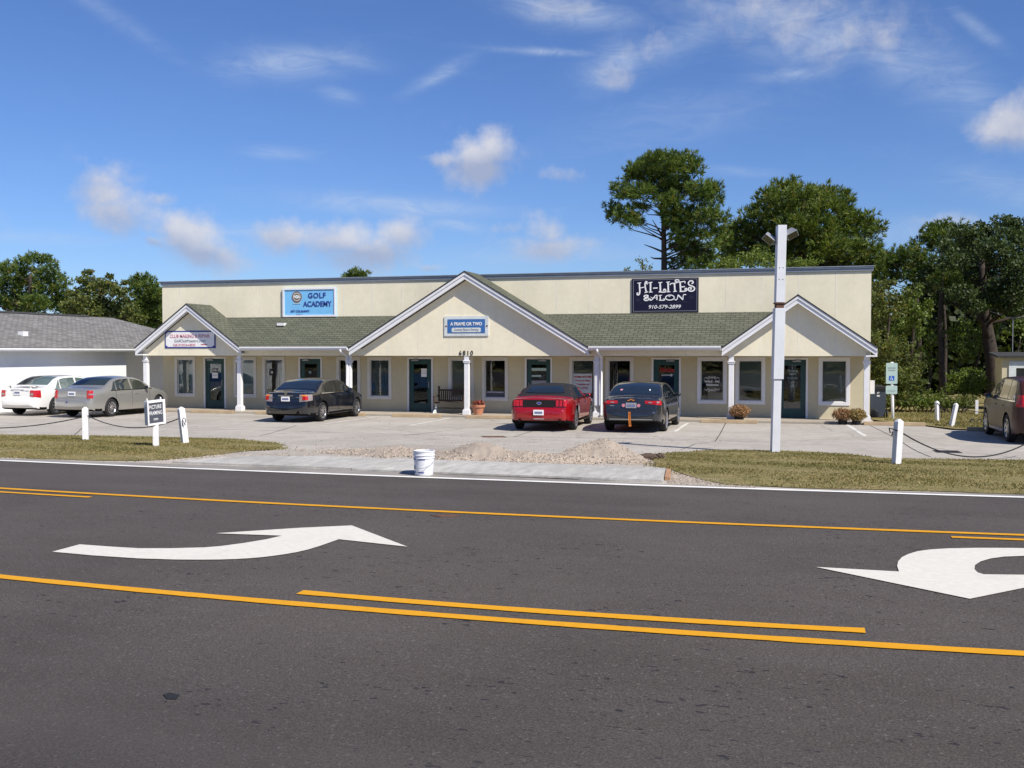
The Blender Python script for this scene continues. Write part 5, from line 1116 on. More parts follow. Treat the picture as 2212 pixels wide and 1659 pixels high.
bush((1850, 912), 34.55, .32, 'olive coloured bush, right one of the two before the rightmost window', 'bushy2', 33)
# galvanised tub between the convertible and the grey sedan
g = P(1301, 900, 35.2); t = empty('metal_tub', (g.x, 35.2, .05), 0, 'grey galvanised tub between the red convertible and the dark grey sedan', 'tub')
m = MB(); m.grid([[(x*k, y*k, z) for x, y in ((-.26, -.18), (0, -.22), (.26, -.18), (.30, 0), (.26, .18), (0, .22), (-.26, .18), (-.30, 0), (-.26, -.18))] for z, k in ((0, .9), (.36, 1), (.38, 1.06), (.41, 1.06), (.41, .98), (.1, .92))]); m.build('body', 'galv', t); m = MB(); m.tube([(x, -.235, z) for x, z in ((-.09, .28), (-.07, .2), (.07, .2), (.09, .28))], .012, 6); m.build('handle', 'galv', t)
# white bucket at the roadside
g = G(916, 1027); t = empty('bucket', (g.x, g.y, H(g.y)+.006), 0, 'white plastic bucket with blue printing standing at the edge of the road', 'bucket'); k = 1.03
MB().lathe([(.001, .004), (.138*k, .004), (.142*k, .02), (.158*k, .27), (.166*k, .272), (.166*k, .285), (.159*k, .287), (.160*k, .315), (.170*k, .317), (.170*k, .33), (.161*k, .332), (.163*k, .375), (.17*k, .378), (.17*k, .395), (.155*k, .395), (.150*k, .3), (.13*k, .03), (.001, .02)], 40).build('body', 'bucket', t, 'auto')
m = MB(); m.tube([(.19*math.cos(a)*1.02, -.19*math.sin(a)*1.04, .27-.16*math.sin(a)*(.9 if a > 1 else .8)) for a in np.linspace(.0, PI*.62, 14)], .004, 6); m.build('bail', 'galv', t, True)
for z_, (a0, a1) in ((.255, (-1.75, -1.1)), (.05, (-1.9, -1.2)), (.255, (-2.6, -2.1)), (.05, (-2.6, -2.2))):
    m = MB(); m.grid([[(.1625*k*math.cos(a)*(.93 if z_ < .1 else 1.0), .1625*k*math.sin(a)*(.93 if z_ < .1 else 1.0), z_+dz) for a in np.linspace(a0, a1, 10)] for dz in (.0, .014)]); m.build('printed_band', 'blueink', t)
m = MB(); m.grid([[(.157*k*math.cos(a), .157*k*math.sin(a), z_) for a in np.linspace(-2.55, -2.25, 6)] for z_ in (.10, .16)]); m.build('printed_mark', 'grey', t)
# drain covers, debris, form board
def flat_px(name, px, mat, label, cat, z=.006, lot=True):
    pts = [G(*p) for p in px]; m = MB(); m.prism([(p.x, p.y, p.z+(-.02 if lot else 0)-.01) for p in pts][::-1], (0, 0, .01+z)); o = m.build(name, mat); bm = bmesh.new(); bm.from_mesh(o.data); bmesh.ops.recalc_face_normals(bm, faces=bm.faces[:]); bm.to_mesh(o.data); bm.free(); return tag(o, label, cat)
flat_px('drain_grate', [(1038, 940.5), (1088, 940.5), (1096, 943.5), (1045, 943.5)], 'rust', 'rusty drain grate in the car park left of the red convertible', 'drain')
flat_px('drain_grate', [(2014, 971), (2068, 972), (2080, 977), (2024, 976)], 'black', 'dark drain grate in the car park at the right', 'drain')
flat_px('manhole_cover', [(928, 1113.5), (978, 1112.5), (995, 1116), (950, 1117.5)], 'rust', 'rusty manhole cover in the turning lane', 'manhole', .007, False)
flat_px('asphalt_patch', [(352, 1502), (368, 1498), (388, 1503), (380, 1512), (360, 1511)], 'black', 'small dark tar spot on the near lane', 'tar spot', .006, False)
g = G(1438, 1040); q = G(1441, 1020); m = MB(); m.prism([(g.x-.03, g.y+.1, .353), (g.x+.05, g.y+.1, .353), (q.x+.06, q.y, .353), (q.x-.01, q.y, .353)], (0, 0, .055)); tag(m.build('form_board', 'wood', None, bevel=.004), 'orange-brown timber form board at the right end of the new slab', 'board')
def lump(name, c, r, mat, label, cat, seed, sq=.5):
    rg = random.Random(seed); bm = bmesh.new(); bmesh.ops.create_icosphere(bm, subdivisions=3, radius=1)
    from mathutils import noise as NZ
    for v in bm.verts: n_ = NZ.noise(v.co*2.1+Vector((seed, 0, 0))); v.co *= (1+.45*n_); v.co = Vector((v.co.x*r[0], v.co.y*r[1], v.co.z*r[2]))
    me = bpy.data.meshes.new(name); bm.to_mesh(me); bm.free(); me.materials.append(MT[mat]); o = bpy.data.objects.new(name, me); COL.objects.link(o); o.location = c; return tag(o, label, cat)
g = G(1398, 993); lump('asphalt_chunk', (g.x, g.y, g.z+.03), (.20, .14, .09), 'wgrey', 'broken dark asphalt chunk at the right end of the gravel pile', 'rubble', 3); g = G(1426, 991); lump('asphalt_chunk', (g.x, g.y, g.z+.04), (.09, .08, .07), 'wgrey', 'smaller dark asphalt lump between the gravel pile and the right verge', 'rubble', 9)
# sand and gravel heaps: height field plus loose stones
MT['sand'] = m_concrete('sandy_gravel', (.25, .22, .19), (.47, .39, .315), False)
n_ = NB('stones'); at_ = n_.N.new('ShaderNodeAttribute'); at_.attribute_name = 'var'; MT['stones'] = n_.fin(n_.ramp(at_.outputs['Fac'], (.17, .15, .13), (.50, .42, .34), 0, 1), .9, .15)
from mathutils import noise as NZ
peaks = [(1275, 1000, .50, .58, .42), (1200, 1003, .22, .5, .4), (1360, 1003, .20, .4, .34), (1050, 996, .42, .62, .42), (1000, 994, .20, .5, .4), (1120, 1000, .20, .6, .35), (920, 990, .22, .6, .4), (850, 987, .24, .55, .38), (780, 984, .12, .6, .4), (1320, 1001, .30, .4, .35), (720, 983, .06, .6, .35)]
pk = [(G(x, y-7), h, rx, ry) for x, y, h, rx, ry in peaks]
def pile_h(x, y):
    s_ = 0
    for g, h, rx, ry in pk:
        r2 = ((x-g.x)/rx)**2+((y-g.y)/ry)**2
        s_ = max(s_, 0)+h*math.exp(-r2*1.1)*.62
    s_ -= .05; s_ += .05*NZ.noise(Vector((x*2.5, y*2.5, 1)))+.022*NZ.noise(Vector((x*9, y*9, 4)))
    return s_
m = MB(); x0, x1, y0, y1 = -10.2, -2.4, 16.6, 20.3; nx, ny = 200, 80
m.grid([[(x, y, H(y)+.0+max(-.06, pile_h(x, y))+.012*NZ.noise(Vector((x*30, y*30, 0)))) for x in np.linspace(x0, x1, nx)] for y in np.linspace(y0, y1, ny)])
m.f = [f for f in [f[::-1] for f in m.f]] if False else m.f
o = m.build('gravel_pile', 'sand', None, True); tag(o, 'long low heap of pale sand and gravel behind the new kerb slab', 'gravel heap', None, 'stuff')
Q = []; vr = []; rg = random.Random(4)
def stone(x, y, z, s_):
    a = rg.uniform(0, 6); h = s_*rg.uniform(.45, .8); c, sn_ = math.cos(a)*s_, math.sin(a)*s_; k = rg.uniform(.6, 1)
    b = [(x+c, y+sn_, z-h*.3), (x-sn_*k, y+c*k, z-h*.3), (x-c, y-sn_, z-h*.3), (x+sn_*k, y-c*k, z-h*.3)]; t_ = [(p[0]*.45+x*.55, p[1]*.45+y*.55, z+h*(.7+.3*rg.random())) for p in b]
    v_ = rg.random()
    for f in ((b[0], b[1], t_[1], t_[0]), (b[1], b[2], t_[2], t_[1]), (b[2], b[3], t_[3], t_[2]), (b[3], b[0], t_[0], t_[3]), tuple(t_)): Q.append(f); vr.append(v_)
for k in range(42000):
    x, y = rg.uniform(x0, x1), rg.uniform(y0, y1); h = pile_h(x, y)
    if NZ.noise(Vector((x*1.3, y*1.6, 7)))+.35*NZ.noise(Vector((x*4, y*4, 2))) < -.16+.35*(rg.random()-.5): continue
    if h < -.035 and rg.random() > .05: continue
    if h < .0 and rg.random() > .5: continue
    stone(x, y, H(y)+max(h, 0), rg.choice((.006, .008, .01, .012, .015, .022)) * (1.25 if h < .10 else .9))
for k in range(4500):
    p = G(rg.uniform(330, 1560), rg.uniform(940, 1042)); s_ = rg.choice((.006, .008, .01, .018)) 
    if p.y < 15.2: continue
    stone(p.x, p.y, H(p.y)-.01, s_)
for k in range(3500):
    u_ = rg.random()**1.7; p = G(1442+190*u_, 1046+7*u_-rg.random()*26*(1-u_)**.7+rg.gauss(0, 1.5)) if rg.random() < .6 else G(rg.gauss(430, 80), rg.gauss(990, 5)); stone(p.x, p.y, H(p.y)+.005, rg.choice((.006, .008, .010, .016)))
o = quads('loose_stones', np.array(Q), np.array(vr), 'stones'); tag(o, 'loose pale stones scattered over the heap and around the new slab', 'gravel', None, 'stuff')

# ------------------------------------------------------------ trees
MT['pine'] = m_leaf('pine_needles', (.036, .074, .015), (.140, .198, .038), (.24, .15, .04))
MT['pine2'] = m_leaf('pine_needles_yellow', (.044, .080, .014), (.165, .215, .038), (.24, .15, .035))
MT['broad'] = m_leaf('broad_leaves', (.036, .062, .015), (.145, .165, .036), (.20, .09, .03))
MT['oak'] = m_leaf('oak_leaves', (.024, .044, .015), (.080, .115, .036))
MT['bright'] = m_leaf('bright_leaves', (.045, .080, .012), (.15, .20, .035))
MT['wood_mass'] = m_leaf('wood_leaves', (.014, .026, .010), (.05, .07, .02))
def tufts(name, clumps, dens, mat, parent, seed, needle=.26, nn=11, wid=.012):
    """pine foliage: tufts of needles on the outside of flattened clumps"""
    rg = np.random.default_rng(seed); C = []; Dn = []
    for c, r in clumps:
        n = int(1.5*dens*(r[0]*r[1]+r[0]*r[2]+r[1]*r[2])); d = rg.normal(size=(n, 3)); d /= np.linalg.norm(d, axis=1)[:, None]
        rr = (.35+.68*rg.random(n)**.6)[:, None]; p = np.array(c)+d*rr*np.array(r)+rg.normal(size=(n, 3))*.10
        C.append(p); dd = d*np.array([1, 1, .6])+np.array([0, 0, .75])+rg.normal(size=(n, 3))*.35; Dn.append(dd/np.linalg.norm(dd, axis=1)[:, None])
    C = np.concatenate(C); Dn = np.concatenate(Dn); n = len(C); var = np.repeat(rg.random(n), nn)
    d = Dn[:, None, :]*1.0+rg.normal(size=(n, nn, 3))*.5; d /= np.linalg.norm(d, axis=2)[:, :, None]
    L_ = needle*(.7+.6*rg.random((n, nn, 1))); e = np.cross(d, rg.normal(size=(n, nn, 3))); e /= np.linalg.norm(e, axis=2)[:, :, None]
    a = C[:, None, :]-d*.02; Q = np.stack([a-e*wid, a+d*L_*.6-e*wid*1.6, a+d*L_, a+d*L_*.6+e*wid*1.6], 2).reshape(-1, 4, 3)
    return quads(name, Q, np.clip(var+rg.normal(size=n*nn)*.06, 0, 1), mat, parent)
def leafcrown(name, clumps, dens, mat, parent, seed, size=.16, asp=.42):
    size *= .72; dens *= 1.75
    rg = np.random.default_rng(seed); Ps = []
    for c, r in clumps:
        n = int(dens*(r[0]*r[1]+r[0]*r[2]+r[1]*r[2])); d = rg.normal(size=(n, 3)); d /= np.linalg.norm(d, axis=1)[:, None]
        n = int(n*2.3); d = rg.normal(size=(n, 3)); d /= np.linalg.norm(d, axis=1)[:, None]; k = max(6, n//16); cc = d[:k]*(.40+.65*rg.random(k)[:, None]); idx = rg.integers(0, k, n)      # twigs' ends gather the leaves
        p = cc[idx]+rg.normal(size=(n, 3))*.17; Ps.append(np.array(c)+p*np.array(r))
    return leaves(name, np.concatenate(Ps), size, mat, parent, .25, asp, seed)
def clumps_px(L, Y, seed, conv, dj=1.0, flat=1.0):
    """clumps listed by outline on the picture; each gets its own distance about Y"""
    rg = random.Random(seed); out = []
    for e in L:
        x, y, rx, ry = conv(*e[:4]); Yc = Y+(e[4] if len(e) > 4 else rg.uniform(-dj, dj)); c = P(x, y, Yc); k = Yc/F/ math.cos(TH)*1.0
        out.append((tuple(c), (rx*k, max(rx, ry)*k*.85, ry*k*flat)))
    return out
def trunk_mesh(name, base, topp, r0, r1, clumps, parent, seed, limbs=True, mat='bark', dead=()):
    rg = random.Random(seed); m = MB(); b, t_ = Vector(base), Vector(topp); n = 12; pts = []
    for k in range(n+1):
        q = k/n; pts.append(b.lerp(t_, q)+Vector((math.sin(q*5+seed)*.10, math.sin(q*3.3+seed*2)*.10, 0))*(q*(1-q)*4))
    m.tube(pts, [r0+(r1-r0)*(k/n)**.9 for k in range(n+1)], 10)
    if limbs:
        for c, r in clumps:
            c = Vector(c); h = c.z-abs((c.xy-b.xy).length)*.45; q = min(.97, max(.25, (h-b.z)/(t_.z-b.z))); s_ = b.lerp(t_, q)
            rr = (r0+(r1-r0)*q)*.30; mid = s_.lerp(c, .5)+Vector((rg.uniform(-.2, .2), rg.uniform(-.2, .2), -.12)); m.tube([s_, s_.lerp(mid, .5)+Vector((0, 0, .02)), mid, mid.lerp(c, .6), c], [rr, rr*.8, rr*.6, rr*.42, rr*.22], 6)
            for j in range(5):
                d = Vector((rg.uniform(-1, 1)*r[0], rg.uniform(-1, 1)*r[1], rg.uniform(-.6, .9)*r[2]))*.8; s2 = mid.lerp(c, rg.uniform(.2, 1)); m.tube([s2, s2.lerp(c+d, .5)+Vector((0, 0, -.05)), c+d], [rr*.26, rr*.17, rr*.07], 4)
    for a, c, e in dead: m.tube([a, c, e], [.06, .04, .015], 5)
    return m.build(name, mat, parent, True)
def tree(name, label, base, topp, r0, clumps, kind, mat, dens, seed, group='trees behind the shops', **kw):
    t = empty(name, base, 0, label, 'tree' if 'shrub' not in name else 'shrub', group); off = Vector(base)
    cl = [((c[0]-off.x, c[1]-off.y, c[2]-off.z), r) for c, r in clumps]
    tk = {k: kw.pop(k) for k in ('dead', 'limbs') if k in kw}
    if tk.get('dead'): tk['dead'] = [tuple(Vector(p)-off for p in d) for d in tk['dead']]
    trunk_mesh('trunk', (0, 0, -.1), Vector(topp)-off, r0, r0*kw.pop('tr1', .3), cl, t, seed, **tk)
    (tufts if kind == 'pine' else leafcrown)('crown', cl, dens, mat, t, seed, **kw)
    return t
idc = lambda x, y, rx, ry: (x, y, rx, ry)
cv1 = lambda x, y, rx, ry: (1253.5+x*.30, 294.9+y*.30, rx*.30, ry*.30)
# the tall open pine
YP = 52
L1 = [(600, 170, 130, 45), (760, 190, 90, 60), (500, 190, 80, 40), (820, 240, 60, 40), (430, 250, 100, 55), (380, 280, 60, 35), (620, 255, 120, 45), (280, 380, 60, 45), (330, 420, 60, 35), (430, 400, 90, 45), (560, 350, 120, 50), (700, 340, 110, 40), (740, 400, 90, 40), (860, 380, 80, 35), (950, 380, 60, 45), (960, 470, 60, 45), (870, 440, 60, 35),
      (240, 520, 50, 40), (230, 580, 45, 30), (320, 560, 60, 50), (360, 600, 50, 45), (430, 510, 50, 28), (420, 600, 45, 28), (640, 470, 80, 50, -1.4), (560, 440, 60, 35), (640, 540, 60, 40, -1), (730, 560, 70, 45), (820, 550, 70, 40), (920, 560, 70, 35), (1010, 590, 55, 40), (880, 610, 70, 25), (660, 610, 60, 40, -1), (720, 650, 80, 40), (820, 680, 60, 22), (740, 720, 80, 40), (900, 710, 50, 26), (980, 680, 60, 26), (1030, 740, 60, 26), (950, 780, 50, 22),
      (700, 790, 50, 36), (790, 800, 80, 40), (880, 850, 80, 40), (940, 900, 50, 34), (780, 880, 70, 40), (700, 920, 50, 24), (850, 920, 80, 30)]
cl = clumps_px(L1, YP, 1, cv1, 1.6); base = P(1427, 880, YP); base.z = 0; pt = lambda x, y, Y=YP: P(cv1(x, y, 0, 0)[0], cv1(x, y, 0, 0)[1], Y)
tree('pine_tree', 'tall open pine with bare trunk rising behind the dark salon sign', base, pt(600, 330), .27, cl, 'pine', 'pine', 108, 5, needle=.27, nn=13, wid=.012,
     dead=[(pt(592, 830), pt(520, 800), pt(460, 778)), (pt(592, 880), pt(530, 878), pt(505, 868)), (pt(600, 890), pt(650, 875), pt(710, 900)), (pt(595, 720), pt(550, 650), pt(520, 600)), (pt(600, 720), pt(640, 700), pt(700, 690)), (pt(605, 760), pt(640, 740), pt(690, 690))])
# broad pine right of it
L2 = [(1520, 350, 50, 40), (1470, 390, 90, 50), (1600, 410, 100, 50), (1350, 440, 80, 50), (1780, 420, 60, 45), (1860, 440, 80, 50), (1700, 440, 90, 50), (1900, 500, 60, 50), (1310, 520, 70, 50), (1450, 480, 120, 60), (1600, 520, 130, 70), (1780, 540, 130, 70), (1900, 600, 90, 60), (2060, 590, 40, 50), (1990, 640, 90, 50), (2150, 660, 50, 30), (2090, 700, 60, 40),
      (1200, 570, 50, 35), (1280, 620, 90, 60), (1420, 600, 120, 70), (1560, 640, 130, 70), (1720, 660, 130, 70), (1880, 720, 130, 70), (1120, 650, 60, 36), (1170, 690, 90, 50), (1300, 720, 110, 60), (1060, 700, 60, 30), (1450, 740, 130, 70), (1620, 760, 130, 70), (1780, 800, 140, 70), (1950, 820, 110, 60), (2080, 800, 70, 50), (2140, 870, 60, 50), (1100, 780, 80, 45), (1200, 820, 110, 50), (1380, 850, 130, 60), (1560, 880, 130, 60), (1750, 900, 140, 60), (2000, 920, 140, 60), (2180, 930, 60, 50), (1130, 880, 70, 40)]
cl = clumps_px(L2, 56, 2, cv1, 2.2); base = P(1735, 880, 56); base.z = 0
tree('pine_tree', 'broad dense pine behind the roof to the right of the tall pine', base, P(1735, 420, 56), .38, cl, 'pine', 'pine2', 70, 8, needle=.33, nn=11, wid=.014)
# sparse leafy tops peeping over the parapet
cl = clumps_px([(1385, 565, 12, 14), (1400, 580, 14, 12), (1355, 583, 10, 8), (1372, 590, 18, 8)], 47, 3, idc, .5); base = P(1388, 880, 47); base.z = 0
tree('young_tree', 'sparse pale twiggy treetop left of the tall pine trunk above the parapet', base, P(1388, 560, 47), .08, cl, 'leaf', 'broad', 120, 12, size=.11)
cl = clumps_px([(1590, 566, 34, 18), (1640, 560, 30, 20), (1550, 578, 22, 12), (1690, 575, 34, 16), (1740, 570, 30, 14)], 48, 4, idc, .8); base = P(1620, 880, 48); base.z = 0
tree('leafy_tree', 'low yellow-green leafy treetop between the two pines above the parapet', base, P(1620, 570, 48), .12, cl, 'leaf', 'bright', 200, 13, size=.13)
cl = clumps_px([(768, 592, 16, 5), (755, 596, 12, 5), (785, 596, 12, 5), (768, 606, 28, 12)], 62, 5, idc, .5); base = P(768, 880, 62); base.z = 0
tree('pine_tree', 'small treetop just showing above the parapet behind the blue banner', base, P(768, 598, 62), .15, cl, 'pine', 'pine', 120, 14)
# left-hand group
cvl = lambda x, y, rx, ry: (x*.4069*.7373, (600+y*.4069)*.7373, rx*.30, ry*.30)
cl = clumps_px([(250, 390, 80, 40), (330, 400, 60, 45), (160, 420, 70, 40), (380, 440, 40, 40), (60, 450, 60, 40), (-30, 470, 70, 50), (100, 500, 90, 60), (220, 500, 90, 60), (330, 500, 80, 60), (420, 520, 50, 40), (470, 560, 40, 30), (60, 580, 110, 70), (200, 600, 110, 70), (330, 600, 100, 70), (430, 620, 80, 60), (80, 700, 120, 70), (250, 710, 120, 70), (400, 720, 100, 60), (-80, 560, 110, 80), (-100, 680, 120, 80), (450, 680, 70, 60), (-220, 520, 90, 70), (-240, 620, 120, 90)], 66, 6, cvl, 2.2); base = P(60, 880, 66); base.z = 0
tree('pine_tree', 'wide green pine behind the white building at the left edge', base, P(65, 590, 66), .36, cl, 'pine', 'pine', 65, 21, needle=.30, nn=10, wid=.017)
cl = clumps_px([(630, 490, 50, 30), (790, 520, 40, 30), (620, 550, 90, 50), (760, 570, 90, 50), (680, 620, 110, 60), (560, 640, 90, 50), (840, 620, 80, 50), (900, 680, 70, 60), (620, 700, 120, 60), (760, 720, 120, 60), (500, 740, 100, 50), (680, 780, 120, 60), (860, 770, 90, 60), (900, 850, 90, 50), (950, 760, 70, 50), (960, 890, 80, 40), (1010, 830, 60, 50), (580, 800, 130, 50), (900, 560, 40, 20), (780, 860, 110, 50)], 60, 7, cvl, 1.6); base = P(215, 880, 60); base.z = 0
tree('leafy_tree', 'leafy green tree with rusty leaves behind the white building roof', base, P(215, 610, 60), .26, cl, 'leaf', 'broad', 190, 22, size=.19)
cl = clumps_px([(1020, 530, 60, 25), (980, 560, 60, 30), (1080, 580, 60, 30), (1000, 620, 90, 45), (1110, 640, 70, 45), (1060, 690, 100, 50), (1140, 730, 60, 50), (1040, 760, 90, 50), (1120, 810, 70, 50), (1060, 860, 80, 50), (1160, 640, 40, 40), (1180, 800, 50, 60)], 64, 8, cvl, 1.5); base = P(315, 880, 64); base.z = 0
tree('pine_tree', 'rounder pine between the leafy tree and the cream wall at the left', base, P(312, 620, 64), .28, cl, 'pine', 'pine', 90, 23, needle=.28, wid=.016)
# right-hand wood
cvr = lambda x, y, rx, ry: (1769.7+x*.2667, 405.5+y*.2667, rx*.2667, ry*.2667)
cl = clumps_px([(740, 500, 60, 40), (690, 540, 60, 40), (800, 540, 60, 40), (640, 530, 40, 30), (560, 570, 50, 36), (620, 600, 60, 40), (740, 600, 90, 50), (850, 610, 80, 50), (520, 640, 60, 40), (700, 690, 110, 60), (830, 720, 100, 60), (480, 700, 50, 60), (560, 720, 70, 50)], 55, 9, cvr, 1.5); base = P(1985, 880, 55); base.z = 0
tree('pine_tree', 'small pine crowns right of the cream parapet corner', base, P(1975, 560, 55), .2, cl, 'pine', 'pine', 105, 24, needle=.24)
cl = clumps_px([(990, 320, 80, 30), (890, 350, 60, 40), (860, 430, 60, 36), (940, 400, 90, 50), (1040, 370, 80, 50), (970, 470, 80, 40), (1130, 340, 60, 40)], 57, 10, cvr, 1.2); base = P(2040, 880, 57); base.z = 0
tree('pine_tree', 'taller pine crown standing at the left shoulder of the big oak', base, P(2035, 500, 57), .13, cl, 'pine', 'pine', 105, 25, needle=.25)
Lo = [(1180, 380, 120, 60), (1290, 340, 80, 50), (1470, 270, 70, 40), (1550, 290, 80, 50), (1640, 310, 70, 50), (1400, 370, 110, 70), (1550, 400, 110, 70), (1680, 420, 100, 80), (1250, 460, 130, 80), (1060, 480, 110, 60), (1400, 500, 140, 80), (1600, 530, 130, 80), (1100, 590, 140, 80), (1280, 620, 150, 80), (1460, 650, 150, 80), (1640, 680, 130, 90), (980, 620, 90, 60), (950, 720, 110, 70), (1120, 740, 140, 70), (1320, 770, 140, 70), (1500, 800, 140, 70), (1680, 830, 110, 90), (880, 800, 90, 60), (1150, 860, 120, 60), (1380, 910, 120, 60), (1560, 960, 120, 60), (1250, 960, 100, 50), (1000, 880, 90, 60), (1850, 380, 120, 90), (1850, 560, 140, 110), (1900, 760, 140, 110), (2050, 480, 130, 120), (2100, 700, 140, 130), (1800, 930, 120, 90)]
cl = clumps_px(Lo, 50, 11, cvr, 3.0); base = P(2150, 885, 50); base.z = 0
tree('oak_tree', 'big dark oak filling the sky behind the maroon suv', base, P(2120, 560, 50), .42, cl, 'leaf', 'oak', 250, 26, size=.15)
base = P(2033, 890, 49); base.z = 0; cl = clumps_px([(1040, 700, 90, 60), (980, 760, 80, 50), (1100, 790, 90, 60)], 49, 12, cvr, .8)
tree('pine_tree', 'straight brown pine trunk with a high thin crown in the middle of the right wood', base, P(2036, 560, 49), .14, cl, 'pine', 'pine', 60, 27, tr1=.6)
# understorey
GPU = 'undergrowth along the edge of the right wood'
for i, (L_, Y, lab, mat, ds, sz, bx_) in enumerate([
    ([(480, 820, 60, 60), (560, 780, 60, 50), (480, 930, 70, 70), (600, 900, 80, 60), (540, 1020, 90, 70), (470, 1100, 60, 70), (640, 1000, 80, 60), (700, 880, 60, 50)], 45, 'tall loose green tree hard against the right end wall of the shops', 'broad', 210, .14, 1915),
    ([(760, 850, 80, 60), (720, 960, 90, 70), (800, 1040, 90, 60), (680, 1110, 90, 60), (770, 1160, 90, 60), (880, 960, 70, 60), (620, 1180, 80, 60)], 47, 'yellow-green young tree behind the disabled parking sign', 'bright', 200, .14, 1960),
    ([(480, 1220, 80, 60), (560, 1290, 90, 60), (650, 1260, 90, 60), (500, 1360, 90, 60), (620, 1390, 100, 60), (720, 1340, 90, 60), (700, 1450, 100, 60), (580, 1480, 110, 60), (480, 1480, 80, 60), (650, 1560, 120, 60), (520, 1580, 100, 60), (780, 1480, 80, 60), (760, 1580, 90, 60)], 43, 'dense dark green shrub mass behind the wheelie bin', 'broad', 210, .12, 1930),
    ([(860, 1180, 80, 60), (930, 1120, 60, 50), (870, 1290, 80, 60), (930, 1240, 50, 50), (860, 1400, 70, 60)], 50, 'thin bright sapling left of the brown pine trunk', 'bright', 120, .13, 2000),
    ([(1100, 1180, 80, 50), (1180, 1120, 90, 50), (1250, 1220, 100, 60), (1120, 1290, 80, 50), (1300, 1290, 90, 60), (1200, 1360, 90, 50), (1340, 1180, 70, 50), (1400, 1100, 60, 50)], 53, 'sunlit yellow-green saplings right of the brown pine trunk', 'bright', 130, .14, 2080),
    ([(1130, 1530, 80, 40), (1240, 1500, 90, 40), (1300, 1570, 90, 50), (1180, 1600, 110, 50), (1080, 1600, 70, 50), (1260, 1640, 100, 40)], 47, 'low bright bush between the brown trunk and the shed', 'bright', 170, .12, 2080),
    ([(1640, 1040, 60, 50), (1600, 1120, 60, 40), (1690, 1150, 60, 50), (1430, 1060, 80, 40), (1500, 1200, 60, 40)], 56, 'light green leafy branches above the shed', 'bright', 90, .15, 2190)]):
    cl = clumps_px(L_, Y, 40+i, cvr, 1.0); base = P(bx_, 880, Y); base.z = 0; tp = max(cl, key=lambda c: c[0][2])[0]
    tree('leafy_tree' if i != 2 and i != 5 else 'shrub', lab, base, (tp[0], tp[1], tp[2]), .09, cl, 'leaf', mat, ds, 60+i, group=GPU, size=sz)
# low hedge along the lawn
for i, (x0, x1, y, h_, lab) in enumerate([(1885, 1960, 878, 34, 'left low shrub of the hedge, behind the disabled parking sign'), (1950, 2035, 880, 40, 'middle low shrub of the hedge, left of the upright lawn post'), (2025, 2100, 880, 28, 'right low shrub of the hedge, above the leaning lawn post')]):
    xs = np.linspace(x0, x1, 7); cl = clumps_px([(x, y-h_*.45+random.uniform(-5, 5), 13, h_*.45) for x in xs]+[(x, y-h_*.2, 12, h_*.25, -.8) for x in xs], 42.5, 50+i, idc, .9)
    g = P((x0+x1)/2, 880, 42.5); g.z = 0; t = empty('low_shrub', g, 0, lab, 'shrub', 'low hedge shrubs at the lawn edge'); cl = [((c[0]-g.x, c[1]-g.y, c[2]), r) for c, r in cl]
    leafcrown('foliage', cl, 330, 'broad' if i != 1 else 'pine2', t, 80+i, .085)
    m = MB(); [m.tube([(0, 0, -.05), (c[0]*.6, c[1]*.6, .06), (c[0]+.1, c[1], c[2]+.1)], [.03, .02, .008], 5) for c, r in cl]; m.build('stems', 'bark', t)
# far wood closing the view, one mass
rg = np.random.default_rng(77); Ps = []
for x0, x1, Y, h_ in [(-5, 75, 64, 8.0), (-95, -36, 76, 7.0), (-40, -5, 85, 3.0)]:
    n = int((x1-x0)*h_*(230 if h_ > 7 else 120)); x = rg.uniform(x0, x1, n); z = rg.uniform(0, 1, n)*(h_*(.8+.2*np.sin(x*.9)+.12*np.sin(x*2.3))); Ps.append(np.stack([x, Y+rg.normal(size=n)*1.6, z], 1))
o = leaves('far_wood', np.concatenate(Ps), .40, 'wood_mass', None, .2, .5, 9); tag(o, 'dark far-off wood closing the view behind the nearer trees', 'wood', None, 'stuff')
x = rg.uniform(-90, 90, 16000); z = rg.uniform(0, 1, 16000)*(9+2*np.sin(x*.4)+1.5*np.sin(x*1.1)); o = leaves('roadside_wood', np.stack([x, -48+rg.normal(size=16000)*2, z], 1), .9, 'wood_mass', None, .2, .5, 19); tag(o, 'trees across the street behind the viewer, seen only as reflections', 'wood', None, 'stuff')
# shed and mast behind the suv
c = P(2175, 880, 44.5); t = empty('shed', (c.x, 44.5, 0), 0, 'small tan shed with a pale window, behind the roof of the maroon suv', 'shed')
MB().box((-.20, 0, 0), (4.5, 1.6, 2.12)).build('wall', 'tan', t); MB().prism([(-.42, -.2, 2.11), (4.8, -.2, 2.11), (4.8, -.2, 2.18), (-.42, -.2, 2.18)], (0, 2.0, .15)).build('roof', 'edge', t)
frame_mb(.05, .95, .2, 1.95, .26, -.04, .0).build('door_frame', 'wearwhite', t); MB().box((.31, -.02, .46), (.69, -.01, 1.69)).build('window', 'tglass', t)
c = P(2187, 768, 48); t = empty('mast', (c.x, 48, 0), 0, 'thin pale mast with crossbar rising above the shed', 'mast'); MB().tube([(0, 0, 0), (0, 0, P(2187, 686, 48).z)], .017, 6).build('pole', 'galv', t); MB().tube([(-.9, 0, P(2187, 682, 48).z+.2), (-.05, 0, P(2187, 688, 48).z), (.5, 0, P(2187, 688, 48).z+.1)], .012, 6).build('crossbar', 'galv', t)
# strip of kerb and small marker post far right
c = P(2110, 872, 41); MB_ = MB().box((-.05, -.05, 0), (.05, .05, .55)); o = MB_.build('marker_post', 'post', None); o.location = (c.x, 41, 0); tag(o, 'tiny white marker post far back by the hedge', 'post')

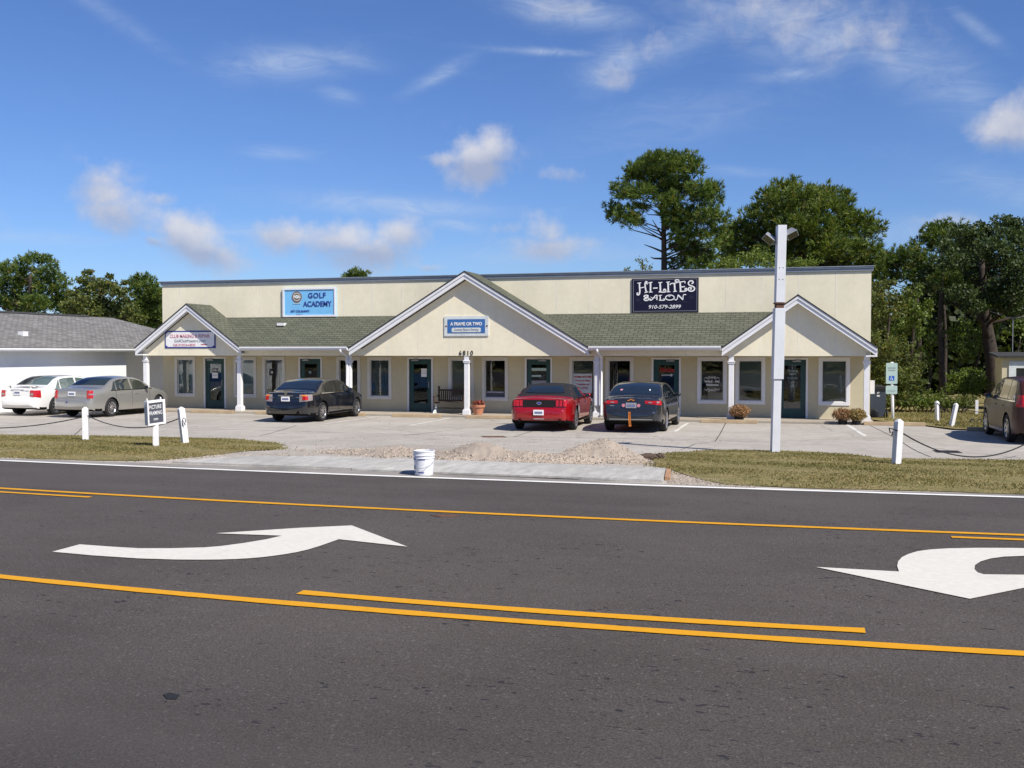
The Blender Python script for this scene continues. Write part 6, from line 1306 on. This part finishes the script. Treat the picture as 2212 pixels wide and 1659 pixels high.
# ------------------------------------------------------------ grass blades on the verges
MT['blades'] = m_leaf('grass_blades', (.12, .125, .036), (.31, .25, .11), (.40, .31, .18))
def inpoly(x, y, poly):
    c = np.zeros(len(x), bool); n = len(poly)
    for i in range(n):
        (x1, y1), (x2, y2) = poly[i], poly[(i+1) % n]
        k = ((y1 > y) != (y2 > y)) & (x < (x2-x1)*(y-y1)/(y2-y1+1e-12)+x1); c ^= k
    return c
def blades(name, poly, dens, h_, label, seed, ylim=None, off=-.01):
    rg = np.random.default_rng(seed); xs = [p[0] for p in poly]; ys = [p[1] for p in poly]; xa, xb = max(min(xs), -24), min(max(xs), 16); A = (xb-xa)*(max(ys)-min(ys)); n = int(A*dens)
    x = rg.uniform(xa, xb, n); y = rg.uniform(min(ys), max(ys), n); k = inpoly(x, y, poly); x, y = x[k], y[k]
    pat = np.sin(x*1.7+np.sin(y*2.1)*1.3)+np.sin(y*3.1+x*.6)+rg.normal(size=len(x))*.8; k = pat > -.8; x, y, pat = x[k], y[k], pat[k]; n = len(x); x = x+rg.normal(size=n)*.13; y = np.maximum(y+rg.normal(size=n)*.11, 15.12+.004*(x+5)**2*(abs(x+5) < 12))
    t_ = np.clip((y-16)/11, 0, 1); z = .35*(1-t_*t_*(3-2*t_))+off; hh = h_*(.5+rg.random(n))*(1+.25*np.clip(pat, -1, 1)); a = rg.uniform(0, 2*PI, n); w_ = .010+.008*rg.random(n); lean = rg.normal(size=(n, 2))*hh[:, None]*.55
    dx, dy = np.cos(a)*w_, np.sin(a)*w_; b = np.stack([x, y, z], 1); Q = np.stack([b+np.stack([-dx, -dy, 0*x], 1), b+np.stack([dx, dy, 0*x], 1), b+np.stack([lean[:, 0]+dx*.3, lean[:, 1]+dy*.3, hh], 1), b+np.stack([lean[:, 0]-dx*.3, lean[:, 1]-dy*.3, hh], 1)], 1)
    dry = np.clip(.45+.16*np.sin(x*.9+2*np.sin(y*1.3))+.12*np.sin(y*5+x*2)+rg.normal(size=n)*.25, 0, 1)
    o = quads(name, Q, dry, 'blades'); tag(o, label, 'grass', None, 'stuff')
blades('grass', left_verge, 1500, .028, 'dry patchy grass of the left verge', 3); blades('grass', right_verge, 1500, .028, 'dry patchy grass of the right verge', 4)
blades('grass', [(2.7, 36.6), (3.6, 35.4), (4.5, 33.5), (7.5, 33.5), (16, 33), (16, 43), (2.7, 43)], 450, .05, 'short grass of the lawn right of the shops', 5, off=.0)
